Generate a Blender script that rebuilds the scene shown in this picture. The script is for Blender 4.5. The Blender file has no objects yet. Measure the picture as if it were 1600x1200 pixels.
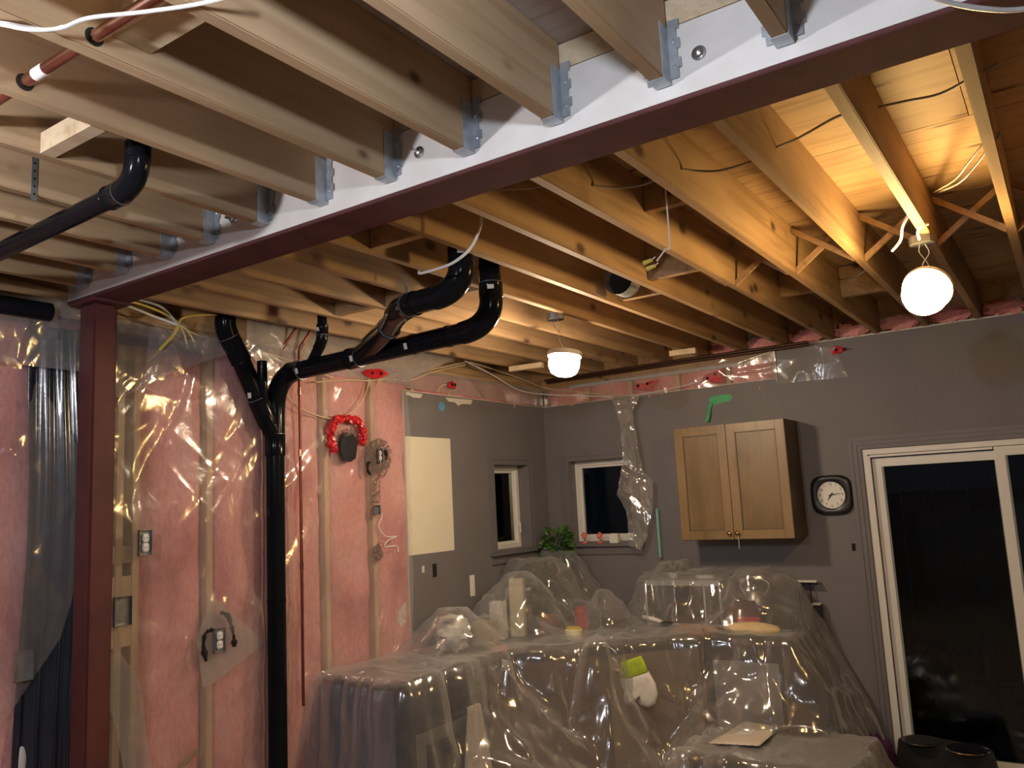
import bpy, bmesh, math, random
import numpy as np
from mathutils import Vector, Matrix, noise
random.seed(7)
S = bpy.context.scene
COL = S.collection
# ------------------------------------------------------------ camera
H = 1.85
YAW, PITCH, ROLL, FPX = -0.59253, 0.142859, -0.050812, 1285.29
cy, sy, cp, sp = math.cos(YAW), math.sin(YAW), math.cos(PITCH), math.sin(PITCH)
FW = Vector((sy*cp, cy*cp, sp)); R0 = Vector((cy, -sy, 0)); U0 = R0.cross(FW)
RT = R0*math.cos(ROLL) + U0*math.sin(ROLL); UP = -R0*math.sin(ROLL) + U0*math.cos(ROLL)
CAM = Vector((0, 0, H))
cd = bpy.data.cameras.new('camera'); cd.sensor_width = 36; cd.sensor_fit = 'HORIZONTAL'
cd.lens = FPX/1600*36; cd.clip_start = 0.02
co = bpy.data.objects.new('camera', cd); COL.objects.link(co)
m = Matrix((RT, UP, -FW)).transposed().to_4x4(); m.translation = CAM; co.matrix_world = m
S.camera = co
# ------------------------------------------------------------ world, exposure
W = bpy.data.worlds.new('night'); S.world = W; W.use_nodes = True
W.node_tree.nodes['Background'].inputs[0].default_value = (0.10, 0.13, 0.22, 1)
W.node_tree.nodes['Background'].inputs[1].default_value = 0.004
S.view_settings.view_transform = 'Standard'; S.view_settings.look = 'None'
S.view_settings.exposure = 2.08; S.view_settings.gamma = 1.0; S.view_settings.use_curve_mapping = False
# lamp settings used by the lamp builder below: (globe centre, direction the pan faces, emission colour, strength)
LAMPS = {
    'near': ((-0.425, 3.72, 2.62), (0.15, 0.80, 0.58), (1.0, 0.64, 0.24), 52),
    'far':  ((-2.31, 3.97, 2.62), (0.05, 0.12, 1.0), (1.0, 0.77, 0.52), 58),
    'cool_left':  ((-1.88, 0.0, 2.61), (0, 0, 1.0), (0.97, 0.96, 1.0), 425),
    'cool_right': ((-0.56, 0.62, 2.68), (0, 0, 1.0), (0.80, 0.88, 1.0), 225),
}
# ------------------------------------------------------------ pixel -> place
def ray(x, y): return RT*(x-800) + UP*(600-y) + FW*FPX
def pz(x, y, z): d = ray(x, y); return CAM + d*((z-H)/d.z)
def py_(x, y, Y): d = ray(x, y); return CAM + d*(Y/d.y)
def px_(x, y, X): d = ray(x, y); return CAM + d*(X/d.x)
ZJ = 2.87; ZS = 3.105; YB = 6.0; XL = -3.73; YBM0, YBM1 = 1.862, 2.032; ZCUT = 2.645
# ------------------------------------------------------------ materials
MATS = {}
def nodes(name):
    m = bpy.data.materials.new(name); m.use_nodes = True; MATS[name] = m
    nt = m.node_tree; b = nt.nodes['Principled BSDF']
    return m, nt, b
def N(nt, t, **k):
    n = nt.nodes.new(t)
    for a, v in k.items():
        if a in n.inputs: n.inputs[a].default_value = v
        else: setattr(n, a, v)
    return n
def coords(nt, scale, rnd=True):
    tc = N(nt, 'ShaderNodeTexCoord'); mp = N(nt, 'ShaderNodeMapping'); mp.inputs['Scale'].default_value = scale
    if rnd:
        oi = N(nt, 'ShaderNodeObjectInfo'); mu = N(nt, 'ShaderNodeMath', operation='MULTIPLY'); mu.inputs[1].default_value = 37.0
        nt.links.new(oi.outputs['Random'], mu.inputs[0]); cb = N(nt, 'ShaderNodeCombineXYZ')
        for i in range(3): nt.links.new(mu.outputs[0], cb.inputs[i])
        ad = N(nt, 'ShaderNodeVectorMath', operation='ADD')
        nt.links.new(tc.outputs['Object'], ad.inputs[0]); nt.links.new(cb.outputs[0], ad.inputs[1])
        nt.links.new(ad.outputs[0], mp.inputs['Vector'])
    else: nt.links.new(tc.outputs['Object'], mp.inputs['Vector'])
    return mp.outputs[0]
def ramp(nt, fac, stops):
    r = N(nt, 'ShaderNodeValToRGB'); e = r.color_ramp.elements
    e[0].position, e[0].color = stops[0][0], (*stops[0][1], 1); e[1].position, e[1].color = stops[-1][0], (*stops[-1][1], 1)
    for p, c in stops[1:-1]: q = e.new(p); q.color = (*c, 1)
    nt.links.new(fac, r.inputs[0]); return r.outputs[0]
def bump(nt, b, h, s=0.3, d=0.01):
    n = N(nt, 'ShaderNodeBump'); n.inputs['Strength'].default_value = s; n.inputs['Distance'].default_value = d
    nt.links.new(h, n.inputs['Height']); nt.links.new(n.outputs[0], b.inputs['Normal'])
def mixc(nt, fac, a, b_, mode='MIX'):
    n = N(nt, 'ShaderNodeMix', data_type='RGBA', blend_type=mode)
    for s, v in ((0, fac), (6, a), (7, b_)):
        if isinstance(v, (int, float)): n.inputs[s].default_value = v
        elif isinstance(v, tuple): n.inputs[s].default_value = (*v, 1)
        else: nt.links.new(v, n.inputs[s])
    return n.outputs[2]
def plain(name, c1, c2=None, scale=6, rough=0.6, metal=0, bmp=0, coat=0, spec=0.5, detail=5):
    m, nt, b = nodes(name); c2 = c2 or tuple(v*0.85 for v in c1)
    nz = N(nt, 'ShaderNodeTexNoise', Scale=scale, Detail=detail); nt.links.new(coords(nt, (1, 1, 1)), nz.inputs['Vector'])
    nt.links.new(ramp(nt, nz.outputs[0], [(0.3, c1), (0.7, c2)]), b.inputs['Base Color'])
    b.inputs['Roughness'].default_value = rough; b.inputs['Metallic'].default_value = metal
    b.inputs['Coat Weight'].default_value = coat; b.inputs['Specular IOR Level'].default_value = spec
    if bmp: bump(nt, b, nz.outputs[0], bmp, 0.01)
    return m
def wood(name, light, dark, knot, grain=(22, 1.1, 22), kscale=(5, 3.2, 5), rough=0.65, kn=0.10):
    m, nt, b = nodes(name)
    v = coords(nt, grain); nz = N(nt, 'ShaderNodeTexNoise', Scale=1.0, Detail=6, Distortion=0.6); nt.links.new(v, nz.inputs['Vector'])
    col = ramp(nt, nz.outputs[0], [(0.30, dark), (0.52, light), (0.72, tuple(c*0.9 for c in light))])
    big = N(nt, 'ShaderNodeTexNoise', Scale=1.0, Detail=3); nt.links.new(coords(nt, (2.2, 1.2, 2.2)), big.inputs['Vector'])
    st = ramp(nt, big.outputs[0], [(0.35, (0.72, 0.70, 0.68)), (0.6, (1, 1, 1))])
    col = mixc(nt, 1.0, col, st, 'MULTIPLY')
    vo = N(nt, 'ShaderNodeTexVoronoi', Scale=1.0); nt.links.new(coords(nt, kscale), vo.inputs['Vector'])
    kf = ramp(nt, vo.outputs['Distance'], [(kn*0.55, (1, 1, 1)), (kn, (0.35, 0.35, 0.35)), (kn*1.5, (0, 0, 0))])
    col = mixc(nt, kf, col, knot)
    nt.links.new(col, b.inputs['Base Color']); b.inputs['Roughness'].default_value = rough
    bump(nt, b, nz.outputs[0], 0.25, 0.004)
    return m
def plastic(name, base=0.10, edge=0.55, haze=(0.80, 0.80, 0.80), rough=0.10, scale=14, tint=(0.95, 0.95, 0.95), bs=0.25, gloss=0.5):
    m = bpy.data.materials.new(name); m.use_nodes = True; MATS[name] = m; nt = m.node_tree; nt.nodes.clear()
    out = N(nt, 'ShaderNodeOutputMaterial'); tr = N(nt, 'ShaderNodeBsdfTransparent'); tr.inputs[0].default_value = (*tint, 1)
    gl = N(nt, 'ShaderNodeBsdfGlossy'); gl.inputs['Roughness'].default_value = rough; gl.inputs[0].default_value = (0.9, 0.9, 0.9, 1)
    df = N(nt, 'ShaderNodeBsdfDiffuse'); df.inputs[0].default_value = (*haze, 1)
    tl = N(nt, 'ShaderNodeBsdfTranslucent'); tl.inputs[0].default_value = (*haze, 1)
    nz = N(nt, 'ShaderNodeTexNoise', Scale=scale, Detail=3, Distortion=1.2); nt.links.new(coords(nt, (1, 1, 1)), nz.inputs['Vector'])
    bp = N(nt, 'ShaderNodeBump'); bp.inputs['Strength'].default_value = bs; bp.inputs['Distance'].default_value = 0.02
    nt.links.new(nz.outputs[0], bp.inputs['Height'])
    for g in (gl, df): nt.links.new(bp.outputs[0], g.inputs['Normal'])
    m0 = N(nt, 'ShaderNodeMixShader'); m0.inputs[0].default_value = 0.4; nt.links.new(df.outputs[0], m0.inputs[1]); nt.links.new(tl.outputs[0], m0.inputs[2])
    m1 = N(nt, 'ShaderNodeMixShader'); m1.inputs[0].default_value = gloss; nt.links.new(m0.outputs[0], m1.inputs[1]); nt.links.new(gl.outputs[0], m1.inputs[2])
    lw = N(nt, 'ShaderNodeLayerWeight'); lw.inputs[0].default_value = 0.35; nt.links.new(bp.outputs[0], lw.inputs['Normal'])
    mr = N(nt, 'ShaderNodeMapRange'); mr.inputs['To Min'].default_value = base; mr.inputs['To Max'].default_value = edge
    nt.links.new(lw.outputs['Facing'], mr.inputs['Value'])
    m2 = N(nt, 'ShaderNodeMixShader'); nt.links.new(mr.outputs[0], m2.inputs[0]); nt.links.new(tr.outputs[0], m2.inputs[1]); nt.links.new(m1.outputs[0], m2.inputs[2])
    nt.links.new(m2.outputs[0], out.inputs[0]); return m
def emit(name, col, s):
    m = bpy.data.materials.new(name); m.use_nodes = True; MATS[name] = m; nt = m.node_tree; nt.nodes.clear()
    o = N(nt, 'ShaderNodeOutputMaterial'); e = N(nt, 'ShaderNodeEmission'); e.inputs[0].default_value = (*col, 1); e.inputs[1].default_value = s
    nt.links.new(e.outputs[0], o.inputs[0]); return m
def glassm(name):
    m = bpy.data.materials.new(name); m.use_nodes = True; MATS[name] = m; nt = m.node_tree; nt.nodes.clear()
    o = N(nt, 'ShaderNodeOutputMaterial'); t = N(nt, 'ShaderNodeBsdfTransparent'); g = N(nt, 'ShaderNodeBsdfGlossy')
    t.inputs[0].default_value = (0.82, 0.86, 0.86, 1); g.inputs['Roughness'].default_value = 0.02; g.inputs[0].default_value = (1, 1, 1, 1)
    f = N(nt, 'ShaderNodeFresnel'); f.inputs[0].default_value = 1.3; x = N(nt, 'ShaderNodeMixShader')
    nt.links.new(f.outputs[0], x.inputs[0]); nt.links.new(t.outputs[0], x.inputs[1]); nt.links.new(g.outputs[0], x.inputs[2]); nt.links.new(x.outputs[0], o.inputs[0])
    return m
wood('wood_new', (0.49, 0.345, 0.205), (0.41, 0.27, 0.15), (0.14, 0.08, 0.045), kn=0.085)
wood('wood_old', (0.44, 0.285, 0.15), (0.30, 0.18, 0.085), (0.08, 0.04, 0.025), kn=0.13)
wood('wood_pale', (0.66, 0.53, 0.36), (0.52, 0.39, 0.25), (0.25, 0.15, 0.08))
wood('stud_wood', (0.58, 0.42, 0.27), (0.48, 0.32, 0.20), (0.2, 0.12, 0.06), grain=(22, 22, 1.1), kscale=(5, 5, 3))
wood('plywood_warm', (0.52, 0.36, 0.20), (0.36, 0.23, 0.12), (0.12, 0.06, 0.03), grain=(2, 26, 8), kscale=(3.2, 14, 3), kn=0.16)
wood('plywood_grey', (0.42, 0.35, 0.31), (0.31, 0.25, 0.22), (0.16, 0.11, 0.09), grain=(2, 24, 8), kscale=(3, 9, 3), kn=0.08)
wood('maple', (0.27, 0.180, 0.088), (0.225, 0.145, 0.068), (0.20, 0.13, 0.06), grain=(16, 16, 1.2), rough=0.38, kn=0.01)
wood('maple_panel', (0.235, 0.155, 0.073), (0.195, 0.125, 0.057), (0.18, 0.11, 0.05), grain=(14, 14, 1.4), rough=0.38, kn=0.01)
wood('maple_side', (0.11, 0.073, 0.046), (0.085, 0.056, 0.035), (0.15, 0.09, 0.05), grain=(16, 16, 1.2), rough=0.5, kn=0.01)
plain('nailer_white', (0.76, 0.74, 0.72), (0.66, 0.63, 0.60), 7, 0.55, bmp=0.08)
plain('steel_maroon', (0.125, 0.048, 0.048), (0.088, 0.034, 0.036), 9, 0.85, bmp=0.12, spec=0.12)
plain('post_maroon', (0.120, 0.036, 0.034), (0.086, 0.027, 0.026), 7, 0.55, bmp=0.10, spec=0.3)
plain('galvanised', (0.52, 0.57, 0.62), (0.36, 0.40, 0.45), 30, 0.38, 0.55)
plain('bolt_steel', (0.55, 0.56, 0.58), (0.4, 0.4, 0.42), 40, 0.3, 1.0)
plain('abs_black', (0.006, 0.007, 0.010), (0.009, 0.010, 0.013), 8, 0.16, spec=0.08)
plain('abs_fitting', (0.008, 0.009, 0.012), (0.005, 0.006, 0.008), 8, 0.16, spec=0.11)
plain('abs_bore', (0.004, 0.004, 0.004), (0.006, 0.006, 0.006), 8, 0.8)
plain('sticker', (0.74, 0.74, 0.72), (0.60, 0.60, 0.58), 60, 0.5)
plain('copper', (0.56, 0.33, 0.26), (0.40, 0.20, 0.15), 12, 0.24, 1.0)
plain('copper_dull', (0.26, 0.085, 0.05), (0.17, 0.05, 0.03), 12, 0.42, 0.8)
plain('cable_white', (0.74, 0.74, 0.74), (0.66, 0.66, 0.66), 10, 0.4)
plain('cable_cream', (0.62, 0.54, 0.36), (0.54, 0.46, 0.29), 10, 0.45)
plain('cable_yellow', (0.62, 0.49, 0.10), (0.52, 0.40, 0.08), 10, 0.45)
plain('cable_grey', (0.40, 0.37, 0.33), (0.32, 0.29, 0.26), 10, 0.5)
plain('red_tape', (0.62, 0.022, 0.030), (0.42, 0.012, 0.018), 14, 0.28, bmp=0.5)
plain('green_tape', (0.055, 0.42, 0.17), (0.04, 0.34, 0.13), 14, 0.5)
plain('teal_paint', (0.26, 0.56, 0.44), (0.20, 0.46, 0.36), 10, 0.5)
plain('blue_plug', (0.12, 0.32, 0.52), (0.09, 0.24, 0.42), 20, 0.6)
plain('box_metal', (0.30, 0.31, 0.33), (0.20, 0.21, 0.23), 30, 0.45, 0.7)
plain('outlet_white', (0.78, 0.77, 0.74), (0.70, 0.69, 0.66), 8, 0.4)
plain('dark_hole', (0.006, 0.005, 0.005), (0.010, 0.009, 0.008), 8, 0.9)
def soot_mat():
    m, nt, b = nodes('soot')
    a = N(nt, 'ShaderNodeTexNoise', Scale=38, Detail=6, Distortion=1.0); nt.links.new(coords(nt, (1, 1, 1)), a.inputs['Vector'])
    b.inputs['Base Color'].default_value = (0.13, 0.105, 0.095, 1); b.inputs['Roughness'].default_value = 0.9
    nt.links.new(ramp(nt, a.outputs[0], [(0.40, (0, 0, 0)), (0.62, (0.85, 0.85, 0.85))]), b.inputs['Alpha'])
soot_mat()
plain('wall_grey', (0.182, 0.170, 0.178), (0.162, 0.151, 0.159), 3, 0.55, bmp=0.03, spec=0.35)
plain('trim_grey', (0.170, 0.158, 0.164), (0.150, 0.139, 0.145), 5, 0.45, spec=0.4)
plain('cream_patch', (0.72, 0.67, 0.54), (0.68, 0.63, 0.50), 4, 0.7)
plain('gypsum', (0.66, 0.63, 0.57), (0.56, 0.53, 0.47), 30, 0.9, bmp=0.4)
plain('olive_patch', (0.180, 0.166, 0.150), (0.175, 0.161, 0.146), 3, 0.6)
plain('vinyl_white', (0.76, 0.74, 0.70), (0.70, 0.68, 0.64), 5, 0.35)
plain('weather_seal', (0.25, 0.27, 0.27), (0.2, 0.22, 0.22), 5, 0.5)
plain('floor_wood', (0.38, 0.29, 0.20), (0.31, 0.235, 0.16), 4, 0.5)
plain('concrete', (0.12, 0.12, 0.115), (0.08, 0.08, 0.078), 6, 0.85, bmp=0.2)
plain('sheathing', (0.30, 0.19, 0.12), (0.22, 0.14, 0.09), 12, 0.8)
plain('counter_dark', (0.060, 0.050, 0.045), (0.022, 0.019, 0.018), 60, 0.28)
plain('range_grey', (0.155, 0.165, 0.195), (0.135, 0.145, 0.172), 5, 0.42)
plain('range_black', (0.012, 0.013, 0.015), (0.018, 0.019, 0.021), 8, 0.22)
plain('oven_frame', (0.20, 0.195, 0.19), (0.16, 0.155, 0.15), 12, 0.4)
plain('oven_glass', (0.010, 0.014, 0.016), (0.014, 0.018, 0.020), 4, 0.08)
plain('brown_panel', (0.125, 0.078, 0.052), (0.105, 0.064, 0.043), 5, 0.5)
plain('brown_light', (0.24, 0.165, 0.10), (0.20, 0.135, 0.08), 6, 0.5)
plain('stainless', (0.46, 0.46, 0.47), (0.40, 0.40, 0.41), 9, 0.36, 0.85)
plain('chrome', (0.75, 0.75, 0.76), (0.68, 0.68, 0.70), 9, 0.12, 1.0)
plain('bronze_knob', (0.38, 0.24, 0.14), (0.28, 0.17, 0.10), 15, 0.22, 1.0)
plain('towel_white', (0.66, 0.60, 0.54), (0.56, 0.51, 0.46), 40, 0.95, bmp=0.5)
plain('paper_white', (0.74, 0.72, 0.68), (0.66, 0.64, 0.60), 10, 0.8, bmp=0.2)
plain('cardboard', (0.44, 0.35, 0.23), (0.38, 0.30, 0.19), 12, 0.8)
plain('carton_cream', (0.62, 0.58, 0.40), (0.55, 0.50, 0.33), 10, 0.6)
plain('lime_cloth', (0.40, 0.52, 0.04), (0.32, 0.44, 0.03), 30, 0.9, bmp=0.3)
plain('mitt_white', (0.70, 0.66, 0.60), (0.62, 0.58, 0.52), 30, 0.95, bmp=0.4)
plain('leaf_green', (0.060, 0.17, 0.022), (0.030, 0.10, 0.014), 12, 0.5)
plain('leaf_dark', (0.018, 0.055, 0.030), (0.010, 0.035, 0.018), 12, 0.5)
plain('terracotta', (0.24, 0.10, 0.055), (0.18, 0.075, 0.04), 12, 0.7)
plain('pink_petal', (0.75, 0.20, 0.20), (0.65, 0.14, 0.15), 12, 0.5)
plain('red_cloth', (0.55, 0.030, 0.034), (0.38, 0.018, 0.022), 14, 0.6, bmp=0.2)
plain('maroon_cloth', (0.075, 0.014, 0.020), (0.045, 0.010, 0.014), 14, 0.7)
plain('bread', (0.66, 0.52, 0.31), (0.56, 0.42, 0.23), 14, 0.8, bmp=0.3)
plain('orange_board', (0.50, 0.19, 0.085), (0.42, 0.15, 0.065), 10, 0.55)
plain('black_plastic', (0.014, 0.014, 0.015), (0.020, 0.020, 0.022), 10, 0.4)
plain('black_bag', (0.008, 0.009, 0.012), (0.013, 0.014, 0.018), 10, 0.35, bmp=0.4)
plain('purple_cloth', (0.060, 0.010, 0.060), (0.035, 0.006, 0.036), 20, 0.9, bmp=0.3)
plain('envelope', (0.60, 0.54, 0.46), (0.54, 0.48, 0.41), 8, 0.45)
plain('chest_dark', (0.050, 0.040, 0.036), (0.034, 0.027, 0.025), 8, 0.5)
plain('clock_black', (0.010, 0.010, 0.011), (0.015, 0.015, 0.016), 10, 0.35)
plain('copper_dark', (0.085, 0.038, 0.026), (0.05, 0.024, 0.018), 12, 0.45, 0.6)
plain('dial', (0.80, 0.79, 0.76), (0.74, 0.73, 0.70), 6, 0.5)
plain('ink', (0.02, 0.02, 0.02), (0.03, 0.03, 0.03), 6, 0.6)
plain('lamp_pan', (0.72, 0.70, 0.66), (0.62, 0.60, 0.56), 10, 0.4)
plain('tarp_navy', (0.010, 0.014, 0.024), (0.020, 0.027, 0.042), 5, 0.20, spec=0.8, bmp=0.3)
plain('pvc_grey', (0.45, 0.47, 0.50), (0.38, 0.40, 0.43), 8, 0.4)
def pink_mat():
    m, nt, b = nodes('insulation_pink')
    a = N(nt, 'ShaderNodeTexNoise', Scale=3.2, Detail=6, Distortion=0.4); nt.links.new(coords(nt, (1, 1, .7)), a.inputs['Vector'])
    c = N(nt, 'ShaderNodeTexNoise', Scale=55, Detail=6); nt.links.new(coords(nt, (1, 1, .5)), c.inputs['Vector'])
    col = ramp(nt, a.outputs[0], [(0.28, (0.47, 0.150, 0.160)), (0.46, (0.67, 0.280, 0.275)), (0.70, (0.75, 0.395, 0.375))])
    f = ramp(nt, c.outputs[0], [(0.3, (0.80, 0.78, 0.78)), (0.6, (1, 1, 1))])
    nt.links.new(mixc(nt, 1, col, f, 'MULTIPLY'), b.inputs['Base Color']); b.inputs['Roughness'].default_value = 1; b.inputs['Specular IOR Level'].default_value = 0.05
    bump(nt, b, c.outputs[0], 0.5, 0.01)
pink_mat()
plastic('vapour_poly', 0.20, 0.60, (0.86, 0.82, 0.80), 0.16, 5, bs=0.16, gloss=0.34)
plastic('drape_poly', 0.25, 0.85, (0.80, 0.80, 0.82), 0.14, 5, bs=0.16, gloss=0.45)
plastic('hazy_poly', 0.42, 0.80, (0.72, 0.72, 0.73), 0.17, 5, bs=0.2, gloss=0.4)
plastic('milky_poly', 0.55, 0.85, (0.86, 0.82, 0.80), 0.25, 5, bs=0.2)
glassm('pane_glass')
# ------------------------------------------------------------ mesh helpers
ORG = {}
class MB:
    def __init__(s): s.v = []; s.f = []
    def add(s, vs, fs):
        o = len(s.v); s.v += [tuple(p) for p in vs]; s.f += [tuple(i+o for i in f) for f in fs]; return s
    def box(s, a, b, rot=None, piv=None):
        x0, y0, z0 = a; x1, y1, z1 = b
        vs = [Vector(p) for p in ((x0,y0,z0),(x1,y0,z0),(x1,y1,z0),(x0,y1,z0),(x0,y0,z1),(x1,y0,z1),(x1,y1,z1),(x0,y1,z1))]
        if rot is not None:
            c = Vector(piv) if piv is not None else (Vector(a)+Vector(b))/2
            vs = [rot @ (p-c) + c for p in vs]
        return s.add(vs, [(0,3,2,1),(4,5,6,7),(0,1,5,4),(1,2,6,5),(2,3,7,6),(3,0,4,7)])
    def bbox(s, a, b, r=0.004):   # chamfered box
        x0,y0,z0 = a; x1,y1,z1 = b; bm = bmesh.new(); bmesh.ops.create_cube(bm, size=1)
        for v in bm.verts: v.co = Vector(((x0+x1)/2+v.co.x*(x1-x0), (y0+y1)/2+v.co.y*(y1-y0), (z0+z1)/2+v.co.z*(z1-z0)))
        bmesh.ops.bevel(bm, geom=bm.edges[:], offset=r, segments=2, affect='EDGES')
        bm.verts.index_update(); s.add([v.co for v in bm.verts], [[v.index for v in f.verts] for f in bm.faces]); bm.free(); return s
    def tube(s, pts, r, n=10, caps=True, closed=False):
        pts = [Vector(p) for p in pts]; k = len(pts); rs = r if isinstance(r, (list, tuple)) else [r]*k
        vs = []; up = None
        for i, p in enumerate(pts):
            t = (pts[min(i+1, k-1)] - pts[max(i-1, 0)]).normalized()
            if up is None:
                up = Vector((0, 0, 1)) if abs(t.z) < .9 else Vector((1, 0, 0))
            a = (up - t*up.dot(t)).normalized(); b = t.cross(a); up = a
            vs += [p + (a*math.cos(j*2*math.pi/n) + b*math.sin(j*2*math.pi/n))*rs[i] for j in range(n)]
        fs = [(i*n+j, i*n+(j+1) % n, (i+1)*n+(j+1) % n, (i+1)*n+j) for i in range(k-1) for j in range(n)]
        if caps: fs += [tuple(range(n-1, -1, -1)), tuple((k-1)*n+j for j in range(n))]
        return s.add(vs, fs)
    def cyl(s, a, b, r, n=16): return s.tube([a, b], r, n)
    def lathe(s, c, prof, axis=(0, 0, 1), n=20):
        ax = Vector(axis).normalized(); a = ax.orthogonal().normalized(); b = ax.cross(a); c = Vector(c); vs = []
        for r, h in prof: vs += [c + ax*h + (a*math.cos(j*2*math.pi/n) + b*math.sin(j*2*math.pi/n))*max(r, 1e-4) for j in range(n)]
        k = len(prof)
        fs = [(i*n+j, i*n+(j+1) % n, (i+1)*n+(j+1) % n, (i+1)*n+j) for i in range(k-1) for j in range(n)]
        fs += [tuple(range(n-1, -1, -1)), tuple((k-1)*n+j for j in range(n))]
        return s.add(vs, fs)
    def prism(s, poly, d):      # poly: 3D points, extruded by vector d
        n = len(poly); d = Vector(d); poly = [Vector(p) for p in poly]
        return s.add(poly+[p+d for p in poly], [tuple(range(n-1, -1, -1)), tuple(range(n, 2*n))] + [(i, (i+1) % n, (i+1) % n+n, i+n) for i in range(n)])
    def blob(s, c, r, seg=12, rings=8, seed=0, amp=0.0, fr=6):
        c = Vector(c); vs = []; fs = []
        for i in range(rings+1):
            th = math.pi*i/rings
            for j in range(seg):
                ph = 2*math.pi*j/seg; d = Vector((math.sin(th)*math.cos(ph), math.sin(th)*math.sin(ph), math.cos(th)))
                q = 1 + amp*noise.noise(d*fr*0.5 + Vector((seed, 0, 0)))
                vs.append(c + Vector((d.x*r[0], d.y*r[1], d.z*r[2]))*q)
        for i in range(rings):
            for j in range(seg): fs.append((i*seg+j, i*seg+(j+1) % seg, (i+1)*seg+(j+1) % seg, (i+1)*seg+j))
        return s.add(vs, fs)
    def grid(s, P):             # P[i][j] points
        n, k = len(P), len(P[0]); vs = [p for r in P for p in r]
        return s.add(vs, [(i*k+j, i*k+j+1, (i+1)*k+j+1, (i+1)*k+j) for i in range(n-1) for j in range(k-1)])
    def build(s, name, mat, parent=None, smooth=False, loc=None, solid=0, angle=None):
        org = Vector(loc) if loc is not None else (ORG[parent.name] if parent is not None else Vector((0, 0, 0)))
        me = bpy.data.meshes.new(name); me.from_pydata([tuple(Vector(p)-org) for p in s.v], [], s.f); me.update()
        bm = bmesh.new(); bm.from_mesh(me)
        if smooth != 'open': bmesh.ops.recalc_face_normals(bm, faces=bm.faces[:])
        bm.to_mesh(me); bm.free()
        if smooth: me.polygons.foreach_set('use_smooth', [True]*len(me.polygons))
        if smooth is True and angle is not False: me.set_sharp_from_angle(angle=math.radians(angle or 40))
        me.materials.append(MATS[mat]); o = bpy.data.objects.new(name, me); COL.objects.link(o)
        if parent is not None: o.parent = parent; ORG[o.name] = ORG[parent.name]
        else: o.location = org; ORG[o.name] = org
        if solid: md = o.modifiers.new('thickness', 'SOLIDIFY'); md.thickness = solid; md.offset = 0
        return o
def tag(o, label, cat, group=None):
    o['label'] = label; o['category'] = cat
    if group: o['group'] = group
    return o
def thing(name, label, cat, loc, group=None):
    o = bpy.data.objects.new(name, None); o.empty_display_size = 0.05; COL.objects.link(o); o.location = loc; ORG[o.name] = Vector(loc)
    return tag(o, label, cat, group)
def struct(o): o['kind'] = 'structure'; return o
def place(me_obj, name, parent, loc, rot=None):   # copy sharing mesh data
    c = me_obj.copy(); c.name = name; COL.objects.link(c); c.parent = parent; c.location = loc
    if rot is not None: c.rotation_euler = rot
    return c
def spline(pts, k=8):
    P = [Vector(p) for p in pts]; out = []
    for i in range(len(P)-1):
        a, b, c, d = P[max(i-1, 0)], P[i], P[i+1], P[min(i+2, len(P)-1)]
        for j in range(k):
            t = j/k; out.append(0.5*((2*b) + (c-a)*t + (2*a-5*b+4*c-d)*t*t + (3*b-a-3*c+d)*t**3))
    return out + [P[-1]]
def ridge(p): return 1 - 2*abs(noise.noise(p))
CD = []
_r = random.Random(3)
for _k in range(5):
    _a = Vector((_r.gauss(0, 1), _r.gauss(0, 1), _r.gauss(0, 1))).normalized(); _b = _a.orthogonal().normalized(); _b = Matrix.Rotation(_r.uniform(0, 6.28), 3, _a) @ _b
    CD.append((_a, _b, _a.cross(_b)))
def crease(p, f=1.0):
    """thin sharp fold lines in several directions, in patches"""
    p = Vector(p)*f; t = 0
    for k, (a, b, c) in enumerate(CD):
        n_ = noise.noise(Vector((p.dot(a)*3.4, p.dot(b)*1.0+k*11.3, p.dot(c)*1.0)))
        msk = max(0, noise.noise(p*1.3+Vector((k*5.1, 2, 7)))+.45)
        t += max(0, 1-5.5*abs(n_))*msk*(1.0 if k < 3 else .7)
    return t
def crumple(p, s=1.0):
    p = Vector(p); return 0.40*ridge(p*2.0*s) + .9*noise.noise(p*2.6*s+Vector((1, 8, 3))) + 0.95*crease(p, .85*s) + .22*crease(p+Vector((3, 3, 3)), 1.7*s)
def sheet(rows, nrm, n=40, k=40, amp=0.012, s=1.0, edge=0.0):
    """rows: list of (left point, right point); bilinear ribbon with creases along nrm"""
    P = []; nr = len(rows)-1; nrm = Vector(nrm)
    for i in range(n+1):
        t = i/n*nr; a = min(int(t), nr-1); t -= a
        L = Vector(rows[a][0]).lerp(Vector(rows[a+1][0]), t); R = Vector(rows[a][1]).lerp(Vector(rows[a+1][1]), t)
        r = []
        for j in range(k+1):
            p = L.lerp(R, j/k)
            if edge and (j in (0, k) or i in (0, n)): p = p + edge*Vector((0, noise.noise(p*9), noise.noise(p*9+Vector((5, 5, 5)))))
            r.append(p + nrm*(amp*(crumple(p, s)+0.3)))
        P.append(r)
    return MB().grid(P)
# ============================================================ THE ROOM
XR, YF = 1.7, -2.6
struct(MB().box((XL-0.2, YF-0.2, -0.08), (XR+0.1, YB+0.12, 0)).build('floor', 'floor_wood'))
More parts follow.
